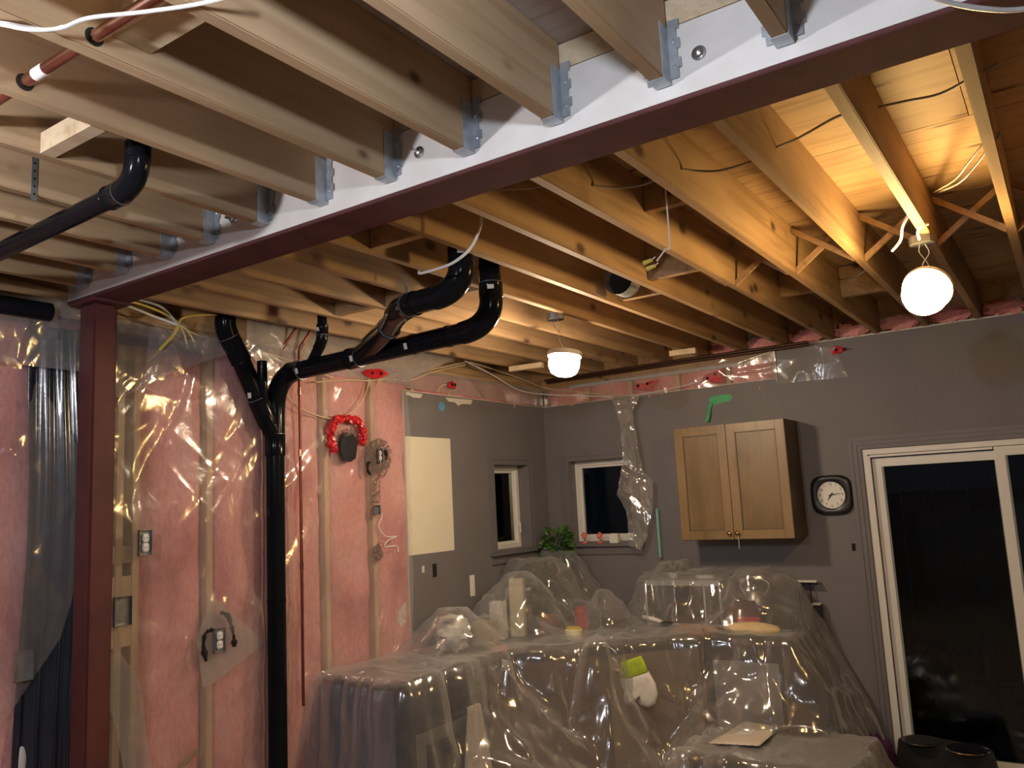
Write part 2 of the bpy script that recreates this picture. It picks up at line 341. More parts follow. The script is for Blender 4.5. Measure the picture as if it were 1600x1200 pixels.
# ---- ceiling: plywood deck, joists with hangers, bridging
ceil = struct(MB().box((XL-0.2, YF-0.2, ZS+0.02), (XR+0.1, YB+0.15, ZS+0.05)).build('ceiling', 'sheathing', loc=(0, 0, 0)))
for (x0, x1, y0, y1, mt) in [(-3.9, -2.45, -2.7, 1.95, 'plywood_grey'), (-2.447, -0.005, -2.7, 1.95, 'plywood_grey'), (0, 1.75, -2.7, 1.95, 'plywood_grey'),
        (-3.9, -2.6, 1.953, 3.17, 'plywood_warm'), (-2.597, -0.16, 1.953, 3.17, 'plywood_warm'), (-0.157, 1.75, 1.953, 3.17, 'plywood_warm'),
        (-3.9, -1.4, 3.174, 4.39, 'plywood_warm'), (-1.397, 1.75, 3.174, 4.39, 'plywood_warm'),
        (-3.9, -2.2, 4.394, 6.1, 'plywood_warm'), (-2.197, 0.2, 4.394, 6.1, 'plywood_warm'), (0.203, 1.75, 4.394, 6.1, 'plywood_warm')]:
    MB().box((x0, y0, ZS), (x1, y1, ZS+0.02)).build('plywood_panel', mt, ceil)
def hanger_mesh(y, sgn):
    # U shaped galvanised hanger around a 38 mm joist whose -X face is at x=0, opening toward sgn*y
    h = MB(); t = 0.0022; w = 0.038; L = 0.050*sgn; y0, y1 = sorted((0, L))
    h.box((-t, y0, -t), (w+t, y1, 0))                            # seat
    for x0, x1 in ((-t, 0), (w, w+t)):
        h.box((x0, y0, 0), (x1, y1, 0.150))
    for xs, sg in ((-t, -1), (w+t, 1)):                          # nailing flanges with castle edge on the nailer
        for q in range(6):
            z0 = 0.012+q*0.026; ww = 0.030 if q % 2 else 0.022
            a, b = sorted((xs, xs+sg*ww)); yy0, yy1 = sorted((0, 0.0022*sgn)); h.box((a, yy0, z0), (b, yy1, z0+0.026))
        for q in range(2):
            h.lathe((xs+sg*0.012, 0.002*sgn, 0.04+q*0.07), [(0.006, 0), (0.006, .003), (0.003, .005)], axis=(0, sgn, 0), n=8)
    return h.build('joist_hanger', 'galvanised', ceil, loc=(0, 0, 0))
def joist_mesh(L, mt):
    return MB().bbox((0, 0, 0), (0.038, L, ZS-ZJ), 0.003).build('joist', mt, ceil, loc=(0, 0, 0))
LX = [-3.485, -3.18, -2.87, -2.60, -2.296, -1.997, -1.692, -1.382, -1.078, -0.761, -0.456, -0.15, 0.155, 0.46, 0.765, 1.07, 1.375]
RX = [-3.475, -3.17, -2.865, -2.56, -2.255, -1.95, -1.648, -1.333, -1.03, -0.724, -0.419, -0.118, 0.19, 0.495, 0.80, 1.105, 1.41]
jl = joist_mesh(YBM0-0.003-YF, 'wood_new'); jr = joist_mesh(YB+0.04-YBM1+0.03, 'wood_old'); hl = hanger_mesh(0, -1)
first = True
for i, x in enumerate(LX):
    j = jl if i == 0 else place(jl, 'joist', ceil, (0, 0, 0)); j.location = (x, YF, ZJ)
    h = hl if i == 0 else hl.copy()
    if i: COL.objects.link(h)
    h.parent = j; h.location = (0, YBM0-0.003-YF-0.0005, 0)
strap = MB().box((-0.001, 0, -0.0025), (0.0385, 0.035, -0.0002)).box((-0.0025, 0, -0.0025), (-0.0005, 0.035, 0.10)).build('joist_hanger', 'galvanised', ceil, loc=(0, 0, 0))
for i, x in enumerate(RX):
    j = jr if i == 0 else place(jr, 'joist', ceil, (0, 0, 0)); j.location = (x, YBM1-0.03, ZJ+random.uniform(-.002, .002))
    h = strap if i == 0 else strap.copy()
    if i: COL.objects.link(h)
    h.parent = j; h.location = (0, 0.03, 0)
# cross bridging near the middle of the old joists
YX = 3.93
for i in range(6, 12):
    a = RX[i]+0.040; b = RX[i+1]-0.002; w = b-a
    for s in (0, 1):
        z0, z1 = (ZJ+0.012, ZS-0.03) if s else (ZS-0.03, ZJ+0.012); y = YX+0.030*s+ (0.012 if i % 2 else 0)
        if i < 7 and s: continue
        dx, dz = w, z1-z0; L = math.hypot(dx, dz); nx, nz = -dz/L*0.019, dx/L*0.019
        MB().prism([(a, y, z0-nz), (a, y, z0+nz), (b, y, z1+nz), (b, y, z1-nz)], (0, 0.019 if s else 0.02, 0)).build('bridging', 'wood_old', ceil)
def block(x0, x1, y0, y1, z0, z1, mt='wood_old', rz=0, name='blocking'):
    return MB().box((x0, y0, z0), (x1, y1, z1), rot=Matrix.Rotation(rz, 3, 'Z')).build(name, mt, ceil)
block(RX[7]+.04, RX[8]-.002, 2.93, 2.97, ZJ+0.10, ZS-.005); block(RX[6]+.04, RX[7]-.002, 3.62, 3.66, ZJ+.02, ZS-.02)
block(RX[5]+.04, RX[6]-.002, 3.90, 3.94, ZJ+.02, ZS-.02); block(RX[8]+.04, RX[9]-.002, 4.9, 4.94, ZJ+.05, ZS-.01)
block(RX[7]+.04, RX[8]-.002, 4.75, 4.79, ZJ+.08, ZS-.01); block(RX[4]+.04, RX[5]-.002, 2.33, 2.37, ZJ+.01, ZS-.01)
for xi in (1, 2, 3): block(RX[xi]+.04, RX[xi+1]-.002, 2.95+.06*xi, 2.99+.06*xi, ZJ+.004, ZS-.01)
# short block and ledger in the new joist bays, upper left
block(LX[6]+.04, LX[7]-.002, 0.935, 1.025, ZJ+0.05, ZS-.003, 'wood_pale')
block(LX[4]+.04, LX[5]-.002, 1.075, 1.115, ZJ-0.0, ZJ+0.06, 'wood_pale'); 
# scraps of wood nailed under the old joists
p = pz(1068, 550, 2.85); block(p.x-.10, p.x+.09, p.y-.02, p.y+.02, 2.83, 2.868, 'wood_pale', .1, 'wood_scrap')
p = pz(822, 573, 2.80); block(p.x-.13, p.x+.13, p.y-.02, p.y+.02, 2.78, 2.815, 'wood_pale', .1, 'wood_scrap')
# rim boards
MB().box((XL-.12, YB+0.045, ZJ), (XR, YB+0.085, ZS)).build('rim_board', 'wood_old', ceil)
MB().box((XL-.16, YF, ZJ), (XL-.12, YB+.08, ZS)).build('rim_board', 'wood_old', ceil)
for i in range(4, 15):    # pink insulation stuffed above the back wall between the joists
    a, b = RX[i]+.042, RX[i+1]-.004
    MB().blob(((a+b)/2, YB+0.015, ZJ+.05), ((b-a)/2*.98, 0.05, 0.055), 16, 10, i, 0.5).build('insulation_batt', 'insulation_pink', ceil, True)
# ---- left wall: studs, insulation, then grey drywall
wl = struct(MB().box((XL-0.16, YF-.1, 0), (XL-0.14, 5.2, ZJ)).box((XL-0.16, 5.72, 0), (XL-0.14, YB+.1, ZJ)).box((XL-0.16, 5.2, 0), (XL-0.14, 5.72, 1.47)).box((XL-0.16, 5.2, 2.165), (XL-0.14, 5.72, ZJ)).build('wall_left', 'sheathing', loc=(0, 0, 0)))
YD = 4.205
MB().box((XL-.14, YF, 0), (XL-.002, YB, 0.04)).build('bottom_plate', 'stud_wood', wl)
for z in (2.79, 2.83): MB().box((XL-.14, YF, z), (XL-.002, YB, z+.038)).build('top_plate', 'wood_old', wl)
SY = [2.272+0.4064*k for k in range(-8, 10)]; SY = [y for y in SY if YF < y < YB and not 5.15 < y < 5.75]
stud = MB().bbox((XL-.14, -.019, 0.04), (XL-.002, .019, 2.79), .003).build('stud', 'stud_wood', wl, loc=(0, 0, 0))
for i, y in enumerate(SY): (stud if i == 0 else place(stud, 'stud', wl, (0, 0, 0))).location = (0, y, 0)
for y in (2.12, 2.2): place(stud, 'stud', wl, (0, y-.01, 0))
def batt(y0, y1, z0, z1, seed):
    P = []
    for i in range(71):
        r = []
        for j in range(13):
            t = j/12; y = y0+(y1-y0)*t; z = z0+(z1-z0)*i/70
            bul = (1-(2*t-1)**6)*min(1, i/1.5, (70-i)/1.5)
            r.append((XL-.055+0.044*bul+0.026*bul*noise.noise(Vector((seed*3, y*5, z*4)))+0.008*noise.noise(Vector((y*17, z*13, seed))), y, z))
        P.append(r)
    return MB().grid(P).build('insulation_batt', 'insulation_pink', wl, 'open')
for i in range(len(SY)-1):
    a, b = SY[i]+.019, SY[i+1]-.019
    if a > 4.3 or b < 0: 
        continue
    if abs(a-1.885) < .02: b = 2.09
    batt(a, b, 0.04, 2.79, i)
batt(4.3, 5.98, 2.60, 2.79, 77)
MB().box((XL-.03, 2.09, 1.28), (XL-.004, 2.255, 1.60)).build('backing_block', 'stud_wood', wl)
MB().box((XL-.03, 2.09, 1.66), (XL-.004, 2.255, 1.74)).build('backing_block', 'stud_wood', wl)
# windows
W1 = (5.22, 5.70, 1.49, 2.145); W2 = (-3.505, -2.95, 1.50, 2.16)
dw = MB()
y0, y1, z0, z1 = W1
dw.box((XL-.013, YD, 0), (XL, y0, ZCUT)).box((XL-.013, y1, 0), (XL, YB+.012, ZCUT)).box((XL-.013, y0, 0), (XL, y1, z0)).box((XL-.013, y0, z1), (XL, y1, ZCUT))
dw.build('drywall', 'wall_grey', wl)
MB().box((XL-.013, YD-.006, 0), (XL+.0015, YD, ZCUT)).build('drywall_edge', 'gypsum', wl)
MB().box((XL-.013, YD, ZCUT), (XL+.001, YB, ZCUT+.004)).build('drywall_edge', 'gypsum', wl)
# cream unpainted rectangle and torn paper along the cut
a = px_(632, 682, XL); b = px_(703, 685, XL); c = px_(706, 860, XL)
MB().box((XL, YD+.002, c.z), (XL+.0015, b.y, a.z+.002)).build('unpainted_patch', 'cream_patch', wl)
def torn(pts):
    MB().prism([px_(x, y, XL+.0004) for x, y in pts], (0.0012, 0, 0)).build('torn_paper', 'gypsum', wl)
torn([(634, 612), (660, 616), (657, 622), (645, 621), (640, 618), (634, 617)])
torn([(696, 621), (738, 625), (736, 632), (722, 631), (716, 634), (711, 629), (700, 627)])
torn([(622, 955), (634, 940), (635, 972), (625, 980), (621, 968)])
def jamb(name, axis, W_, frame_in):
    """recessed window: jamb lining, white vinyl frame, glass, painted casing"""
    a0, a1, z0, z1 = W_; D = 0.15
    def bx(m, u0, u1, d0, d1, w0, w1):      # u along wall, d depth out of the room (positive outwards)
        if axis == 'y': m.box((XL-d1, u0, w0), (XL-d0, u1, w1))
        else: m.box((u0, YB+d0, w0), (u1, YB+d1, w1))
        return m
    lin = MB()
    E0 = .0136
    bx(lin, a0-.012, a0, E0, D, z0-.012, z1+.012); bx(lin, a1, a1+.012, E0, D, z0-.012, z1+.012)
    bx(lin, a0, a1, E0, D, z1, z1+.012); bx(lin, a0, a1, E0, D, z0-.012, z0)
    w = struct(lin.build(name, 'trim_grey', loc=(0, 0, 0)))
    fr = MB(); t = 0.035; f0, f1 = D-.055, D
    bx(fr, a0, a0+t, f0, f1, z0, z1); bx(fr, a1-t, a1, f0, f1, z0, z1); bx(fr, a0+t, a1-t, f0, f1, z1-t, z1); bx(fr, a0+t, a1-t, f0, f1, z0, z0+t)
    fr.build('window_frame', 'vinyl_white', w)
    sa = MB(); t2 = .055; f0, f1 = D-.04, D-.01
    for q in ((a0+t, a0+t2, z0+t, z1-t), (a1-t2, a1-t, z0+t, z1-t), (a0+t2, a1-t2, z1-t2, z1-t), (a0+t2, a1-t2, z0+t, z0+t2)): bx(sa, q[0], q[1], f0, f1, q[2], q[3])
    sa.build('window_sash', 'vinyl_white', w)
    gl = MB(); bx(gl, a0+t2, a1-t2, D-.028, D-.022, z0+t2, z1-t2); gl.build('window_pane', 'pane_glass', w)
    for k, (o0, o1, th) in enumerate(((.003, .04, .012), (.04, .075, .018))):
        ca = MB(); bx(ca, a0-o1, a0-o0, -th, -.0005, z0-.03, z1+o1); bx(ca, a1+o0, a1+o1, -th, -.0005, z0-.03, z1+o1); bx(ca, a0-o0, a1+o0, -th, -.0005, z1+o0, z1+o1)
        ca.build('window_casing', 'trim_grey', w)
    si = MB(); bx(si, a0-.09, a1+.09, -.045, -.0005, z0-.035, z0-.012); bx(si, a0-.075, a1+.075, -.014, -.0005, z0-.10, z0-.035); si.build('window_stool', 'trim_grey', w)
    return w
w1 = jamb('window_1', 'y', W1, 0); w2 = jamb('window_2', 'x', W2, 0)
MB().bbox((XL-.105, W1[1]-.04, 1.66), (XL-.085, W1[1]-.02, 1.70), .003).bbox((XL-.085, W1[1]-.036, 1.60), (XL-.07, W1[1]-.024, 1.69), .004).build('window_latch', 'vinyl_white', w1)
# ---- back wall
DX0, DX1, DZ = -1.19, 0.75, 2.085; XC = -1.715
bw = MB(); x0, x1, z0, z1 = W2
for q in ((XL-.012, x0, 0, ZCUT), (x0, x1, 0, z0), (x0, x1, z1, ZCUT), (x1, XC, 0, ZCUT), (XC, DX0, 0, ZJ+.005), (DX0, DX1, DZ, ZJ+.005), (DX1, XR, 0, ZJ+.005)):
    bw.box((q[0], YB, q[2]), (q[1], YB+.013, q[3]))
wb = struct(bw.build('wall_back', 'wall_grey', loc=(0, 0, 0)))
bs = MB()
for q in ((XL-.1, x0-.02, 0, ZJ), (x0-.02, x1+.02, 0, z0-.02), (x0-.02, x1+.02, z1+.02, ZJ), (x1+.02, DX0-.02, 0, ZJ), (DX0-.02, DX1+.02, DZ+.02, ZJ), (DX1+.02, XR, 0, ZJ)):
    bs.box((q[0], YB+.125, q[2]), (q[1], YB+.14, q[3]))
bs.build('sheathing', 'sheathing', wb)
for z in (2.79, 2.83): MB().box((XL-.02, YB+.014, z), (XR, YB+.12, z+.038)).build('top_plate', 'wood_old', wb)
for x in (-3.3, -2.9, -2.49, -2.08, XC-.022): MB().box((x-.019, YB+.014, ZCUT-.1), (x+.019, YB+.12, 2.79)).build('stud', 'stud_wood', wb)
for i, (a, b) in enumerate(((-3.7, -3.32), (-3.28, -2.92), (-2.88, -2.51), (-2.47, -2.10), (-2.06, XC-.045))):
    P = [[(a+(b-a)*j/10, YB+.045-.04*(1-(2*j/10-1)**4)+.015*noise.noise(Vector((j*.8, q*.8, i))), ZCUT-.06+(2.79-ZCUT+.06)*q/8) for j in range(11)] for q in range(9)]
    MB().grid(P).build('insulation_batt', 'insulation_pink', wb, 'open')
MB().box((XC-.006, YB-.002, ZCUT-.02), (XC, YB+.012, ZJ)).build('drywall_edge', 'gypsum', wb)
MB().box((XL, YB-.0015, ZCUT), (XC, YB+.012, ZCUT+.005)).build('drywall_edge', 'gypsum', wb)
MB().box((XC, YB-.0012, ZJ-.006), (XR, YB+.004, ZJ+.004)).build('drywall_edge', 'gypsum', wb)
P = [py_(1400+60*math.cos(t)*1.9+130, 545+45*math.sin(t), YB-.0006) for t in [k*math.pi/10 for k in range(20)]]
MB().prism(P, (0, -.0006, 0)).build('glow_patch', 'olive_patch', wb)  # near lamp's glow on the wall, painted as an olive oval
a = py_(1334, 855, YB); MB().box((a.x-.012, YB-.002, a.z-.025), (a.x+.012, YB-.0005, a.z+.025)).build('wire_hole', 'dark_hole', wb)
a = px_(679, 890, XL); MB().box((XL+.0005, a.y-.022, a.z-.05), (XL+.002, a.y+.022, a.z+.04)).build('wire_hole', 'dark_hole', wl)
a = px_(661, 890, XL); MB().box((XL+.0005, a.y-.012, a.z-.02), (XL+.002, a.y+.012, a.z+.025)).build('paint_chip', 'gypsum', wl)
# unseen room sides that close the space behind the camera
struct(MB().box((XR, YF-.1, 0), (XR+.1, YB+.12, ZJ)).build('wall_right', 'wall_grey'))
struct(MB().box((XL-.15, YF-.1, 0), (XR, YF, ZJ)).build('wall_front', 'wall_grey'))
# ---- sliding door
d = MB(); Y0, Y1 = YB+.005, YB+.12; t = .045
d.box((DX0, Y0, 0), (DX0+t*.6, Y1, DZ)).box((DX1-t*.6, Y0, 0), (DX1, Y1, DZ)).box((DX0+t*.6, Y0, DZ-t*.8), (DX1-t*.6, Y1, DZ)).box((DX0+t*.6, Y0, 0), (DX1-t*.6, Y1, .03))
door = struct(d.build('door_1', 'vinyl_white', loc=(0, 0, 0)))
def sash(xa, xb, ya, yb, zt, zb, st=.058):
    s_ = MB(); s_.box((xa, ya, zb), (xa+st, yb, zt)).box((xb-st, ya, zb), (xb, yb, zt)).box((xa+st, ya, zt-st), (xb-st, yb, zt)).box((xa+st, ya, zb), (xb-st, yb, zb+.09))
    o = s_.build('door_sash', 'vinyl_white', door); ym = (ya+yb)/2
    MB().box((xa+st, ym-.003, zb+.09), (xb-st, ym+.003, zt-st)).build('glass_pane', 'pane_glass', o)
    se = MB(); yy = ya+.004
    se.box((xa+st, yy, zb+.09), (xa+st+.012, ym-.004, zt-st)).box((xb-st-.012, yy, zb+.09), (xb-st, ym-.004, zt-st)); se.build('glazing_seal', 'weather_seal', o)
sash(DX0+.045, -0.352, YB+.050, YB+.085, DZ-.062, .03); sash(-0.415, DX1-.03, YB+.014, YB+.046, DZ-.040, .03)
MB().box((DX0+.027, YB+.006, .03), (DX0+.043, YB+.03, DZ-.045)).box((DX0+.043, YB+.006, DZ-.055), (-.42, YB+.014, DZ-.040)).build('door_track', 'vinyl_white', door)
for k, (o0, o1, th) in enumerate(((.004, .03, .010), (.03, .06, .016), (.06, .085, .022))):
    MB().box((DX0-o1, YB-th, 0), (DX0-o0, YB-.0005, DZ+o1)).box((DX1+o0, YB-th, 0), (DX1+o1, YB-.0005, DZ+o1)).box((DX0-o0, YB-th, DZ+o0), (DX1+o0, YB-.0005, DZ+o1)).build('door_casing', 'trim_grey', door)
# outside: patio slab, a low dark fence and two filled bin bags
struct(MB().box((-4.5, YB+.16, -.12), (3, 9.5, -.05)).build('ground_patio', 'concrete'))
def bag(label, c, r, seed):
    t = thing('rubbish_bag', label, 'bag', (c[0], c[1], c[2]-r[2]), 'black bags out on the patio')
    b = MB(); b.blob(c, r, 24, 16, seed, 0.6, 5); b.build('sack', 'black_bag', t, True, angle=False)
    MB().tube([(c[0], c[1], c[2]+r[2]*.85), (c[0]+.02, c[1], c[2]+r[2]*.95), (c[0]+.06, c[1]-.02, c[2]+r[2]+.02)], [.03, .015, .03], 10).build('tied_neck', 'black_bag', t, True)
bag('big black bin bag outside the sliding door, near its left stile', (-1.02, 7.0, .27), (.32, .30, .32), 3)
bag('lower black bin bag outside the sliding door, farther from the stile', (-.42, 6.55, .12), (.26, .22, .17), 5)
fe = thing('garden_fence', 'dark board fence outside at night behind the sliding door', 'fence', (-.5, 9.2, -.05))
for k in range(22): MB().box((-3.6+k*.3, 9.2, -.05), (-3.32+k*.3, 9.225, 1.75+.01*(k % 2))).build('board', 'chest_dark', fe)
MB().box((-3.6, 9.225, .3), (3.0, 9.26, .38)).build('rail', 'chest_dark', fe)
MB().box((-3.6, 9.225, 1.4), (3.0, 9.26, 1.48)).build('rail', 'chest_dark', fe)
# ============================================================ STEEL
bm_ = thing('steel_beam', 'maroon steel beam with white wood nailer carrying the ceiling joists', 'beam', (-1, 1.947, 2.82))
BX0, BX1 = -3.62, 1.68
MB().bbox((BX0, YBM0, 2.82), (BX1, YBM1, 2.833), .002).build('lower_flange', 'steel_maroon', bm_)
MB().box((BX0, 1.942, 2.833), (BX1, 1.952, 3.05)).build('web', 'steel_maroon', bm_)
MB().box((BX0, 1.88, 3.05), (BX1, 2.015, 3.062)).build('upper_flange', 'steel_maroon', bm_)
MB().box((BX0, YBM0+.001, 2.8335), (BX1, 1.941, 3.022)).build('nailer_board', 'nailer_white', bm_)
MB().box((BX0, YBM0+.004, 3.027), (BX1, 1.879, 3.10)).build('nailer_strip', 'wood_pale', bm_)
MB().box((BX0, 1.953, 2.8335), (BX1, YBM1-.034, 3.022)).build('back_nailer', 'wood_old', bm_)
for (x, y, k) in ((1092, 83, 0), (655, 238, 1), (365, 343, 1)):
    p = py_(x, y, YBM0)
    b = MB().lathe((p.x, YBM0+.0008, p.z), [(0.019, 0), (0.019, .003), (.012, .004), (.011, .012), (.004, .016)], axis=(0, -1, 0), n=14)
    if k: b.cyl((p.x, YBM0-.012, p.z), (p.x, YBM0-.035, p.z), .006, 8)
    b.build('bolt', 'bolt_steel', bm_, True)
# post: square column under the beam end
po = thing('steel_post', 'maroon steel post standing under the beam end by the black tarp', 'post', (-3.50, 1.945, 0))
MB().bbox((-3.565, 1.887, 0.012), (-3.445, 2.0, 2.806), .012).build('shaft', 'post_maroon', po, True, angle=35)
MB().bbox((-3.60, YBM0, 2.807), (-3.40, YBM1, 2.8195), .002).build('cap_plate', 'post_maroon', po)
MB().bbox((-3.62, 1.83, 0.0), (-3.39, 2.06, .012), .002).build('base_plate', 'post_maroon', po)
# ============================================================ DRAIN PIPES
def pipe_part(parent, name, pts, r, mat='abs_black', n=18, k=0):
    return MB().tube(spline(pts, k) if k else pts, r, n).build(name, mat, parent, True)
def hub(parent, a, b, r, lbl=None):
    """coupling collar from a to b with a bead at each end"""
    a, b = Vector(a), Vector(b); d = (b-a); u = d.normalized()
    if d.length > .03: MB().tube([b-u*.001, b+u*.0012], r+.0062, 18).build('cement_ring', 'box_metal', parent, True)
    return MB().tube([a, a+d*.04, a+d*.06, a+d*.94, a+d*.96, b], [r+.004, r+.007, r+.006, r+.006, r+.007, r+.004], 18).build('coupling', 'abs_fitting', parent, True)
def elbow(parent, a, corner, b, r, rad=.5):
    a, c, b = Vector(a), Vector(corner), Vector(b); pts = []
    for i in range(13):
        t = i/12; pts.append((1-t)**2*a + 2*t*(1-t)*c + t*t*b)
    return MB().tube(pts, r+.005, 18).build('elbow', 'abs_fitting', parent, True)
def pipe_sticker(parent, c, nrm, up, w=.022, h=.034):
    c, n_, u = Vector(c), Vector(nrm).normalized(), Vector(up).normalized(); s_ = n_.cross(u).normalized(); u = s_.cross(n_)
    MB().prism([c-s_*w/2-u*h/2, c+s_*w/2-u*h/2, c+s_*w/2+u*h/2, c-s_*w/2+u*h/2], n_*.0015).build('sticker', 'sticker', parent)
R3 = .050; XS = -3.645
st = thing('drain_stack', 'black plastic drain stack rising up the pink wall and branching under the joists', 'drain pipe', (XS, 3.03, 0))
YS = 3.035
pipe_part(st, 'vertical_pipe', [(XS, YS, 0.0), (XS, YS, 2.27)], R3); hub(st, (XS, YS, 2.17), (XS, YS, 2.29), R3)
hub(st, (XS, YS, 1.38), (XS, YS, 1.395), R3-.004)
# wye: straight leg up and slanting leg toward the camera-left
MB().tube([(XS, YS, 2.27), (XS, YS, 2.40)], R3+.004, 18).build('wye_fitting', 'abs_fitting', st, True)
dg = [(XS, YS, 2.27), (XS, 2.945, 2.43), (XS, 2.80, 2.70), (XS, 2.735, 2.80)]
pipe_part(st, 'slanted_pipe', dg, R3); hub(st, Vector(dg[1]).lerp(Vector(dg[0]), .55), Vector(dg[1]).lerp(Vector(dg[2]), .2), R3)
hub(st, Vector(dg[2]).lerp(Vector(dg[1]), .1), dg[3], R3)
elbow(st, dg[3], (XS, 2.655, 2.93), (XS+.04, 2.80, 3.0), R3); pipe_part(st, 'top_pipe', [(XS+.04, 2.80, 3.0), (XS+.08, 2.96, 3.05)], R3)
pipe_part(st, 'stub_pipe', [(XS+.03, 2.93, 2.45), (XS+.05, 2.91, 2.56), (XS+.055, 2.905, 2.68)], .027)
MB().lathe((XS+.055, 2.905, 2.681), [(.022, 0), (.022, .001)], n=14).build('stub_bore', 'abs_bore', st)
# straight leg turns and runs along +X beneath the joists
elbow(st, (XS, YS, 2.40), (XS, YS, 2.60), (XS+.16, YS, 2.622), R3)
pipe_part(st, 'level_pipe', [(XS+.15, YS, 2.621), (-2.30, YS, 2.652)], R3)
for a, b in ((-3.52, -3.42), (-3.06, -2.98), (-2.62, -2.60), (-2.40, -2.385)):
    hub(st, (a, YS, 2.621+(a+3.5)*.026), (b, YS, 2.621+(b+3.5)*.026), R3 if b-a > .03 else R3-.004)
elbow(st, (-2.31, YS, 2.652), (-2.135, YS, 2.66), (-2.135, YS, 2.79), R3)
pipe_part(st, 'riser_pipe', [(-2.135, YS, 2.78), (-2.135, YS, 3.095)], R3); hub(st, (-2.135, YS, 2.79), (-2.135, YS, 2.86), R3); hub(st, (-2.135, YS, 2.93), (-2.135, YS, 2.945), R3-.003)
# branch wye toward the camera, second riser in the same joist bay
br = [(-2.98, YS, 2.64), (-2.80, 2.97, 2.68), (-2.60, 2.85, 2.70), (-2.46, 2.74, 2.715)]
pipe_part(st, 'branch_pipe', br, R3); hub(st, Vector(br[1]).lerp(Vector(br[0]), .3), Vector(br[2]), R3)
elbow(st, br[3], (-2.36, 2.66, 2.72), (-2.26, 2.65, 2.722), R3); hub(st, (-2.40, 2.70, 2.72), (-2.30, 2.653, 2.721), R3)
pipe_part(st, 'branch_run', [(-2.27, 2.65, 2.722), (-2.14, 2.645, 2.725)], R3)
elbow(st, (-2.15, 2.645, 2.725), (-2.0, 2.64, 2.73), (-2.0, 2.64, 2.84), R3)
pipe_part(st, 'riser_pipe', [(-2.0, 2.64, 2.83), (-2.0, 2.64, 3.095)], R3); hub(st, (-2.0, 2.64, 2.835), (-2.0, 2.64, 2.91), R3)
# slim vent drop joining the level run
pipe_part(st, 'vent_pipe', [(-3.26, YS, 3.09), (-3.255, YS, 2.83)], .026); hub(st, (-3.255, YS, 2.85), (-3.255, YS, 2.79), .026)
elbow(st, (-3.255, YS, 2.80), (-3.255, YS, 2.76), (-3.29, YS, 2.72), .026); pipe_part(st, 'vent_pipe', [(-3.28, YS, 2.73), (-3.36, YS, 2.63)], .029)
V = (CAM-Vector((XS, YS, 2.6))).normalized()
for c, u in (((-3.40, YS, 2.623), (1, 0, 0)), ((-2.99, YS, 2.634), (1, 0, 0)), ((-2.62, YS, 2.643), (1, 0, 0)), ((-2.135, YS, 2.83), (0, 0, 1)), ((-2.0, 2.64, 2.88), (0, 0, 1)), ((-2.42, 2.71, 2.72), (0, 1, 1)), ((XS, 2.90, 2.50), (1, .4, 0)), ((-3.255, YS, 2.825), (1, 0, 0))):
    Vc = (CAM-Vector(c)); Vc = (Vc - Vector(u).normalized()*Vc.dot(Vector(u).normalized())).normalized() if u[2] == 0 else Vector((Vc.x, Vc.y, 0)).normalized()
    pipe_sticker(st, Vector(c)+Vc*((.026 if c[0] == -3.255 else R3)+.0068), Vc, u, .03, .02)
# upper-left drain
R2 = .030
dl = thing('drain_pipe', 'short black drain pipe with an elbow hanging below the new joists', 'drain pipe', (-2.3, 1.285, 2.80))
q0, q1 = Vector((-3.42, 1.30, 2.79)), Vector((-2.22, 1.283, 2.803))
pipe_part(dl, 'level_pipe', [q0, q1], R2); hub(dl, q1+Vector((-.05, 0, 0)), q1+Vector((.015, 0, 0)), R2)
elbow(dl, q1, (-2.115, 1.28, 2.806), (-2.112, 1.275, 2.90), R2); hub(dl, (-2.112, 1.275, 2.875), (-2.112, 1.275, 2.925), R2); pipe_part(dl, 'riser_pipe', [(-2.112, 1.275, 2.90), (-2.112, 1.275, 3.09)], R2)
tag(MB().tube([(-3.62, 0.3, 2.775), (-3.62, 1.79, 2.775)], .04, 18).build('wall_pipe', 'abs_black', smooth=True, loc=(-3.62, 1.0, 2.775)), 'dark pipe running along the top of the wall left of the post', 'pipe')
# copper
def copper(label, pts, r=.0085, mat='copper_dull', joints=()):
    t = thing('copper_pipe', label, 'copper pipe', pts[-1], 'copper water pipes')
    pipe_part(t, 'tube', pts, r, mat, 10)
    for j in joints:
        a, b = Vector(pts[j[0]]), Vector(pts[j[0]+1]); c = a.lerp(b, j[1]); dd = (b-a).normalized()*.02
        MB().tube([c-dd, c+dd], r+.003, 10).build('fitting', 'copper', t, True)
    return t
copper('copper pipe running down the pink wall just right of the drain stack', [(-3.56, 3.345, 3.05), (-3.665, 3.245, 2.815), (-3.668, 3.235, 2.79), (-3.668, 3.232, .80)], joints=((0, .97), (2, .12), (2, .3), (2, .62)))
copper('copper pipe half hidden behind the drain stack', [(-3.56, 3.245, 3.05), (-3.70, 3.14, 2.80), (-3.706, 3.13, 2.77), (-3.706, 3.127, 1.0)], joints=((0, .97), (2, .12)))
cu = copper('bright copper pipe passing through holes in the upper left joists', [(-2.34, .893, 2.903), (-1.36, .893, 2.899)], .0145, 'copper')
MB().tube([(-1.905, .893, 2.9013), (-1.860, .893, 2.9010)], .0152, 12).build('sticker', 'sticker', cu, True)
for x in (LX[5]+.0385, LX[6]+.0385): MB().lathe((x, .893, 2.901), [(.021, 0), (.021, .0015)], axis=(1, 0, 0), n=16).build('drilled_hole', 'dark_hole', cu)
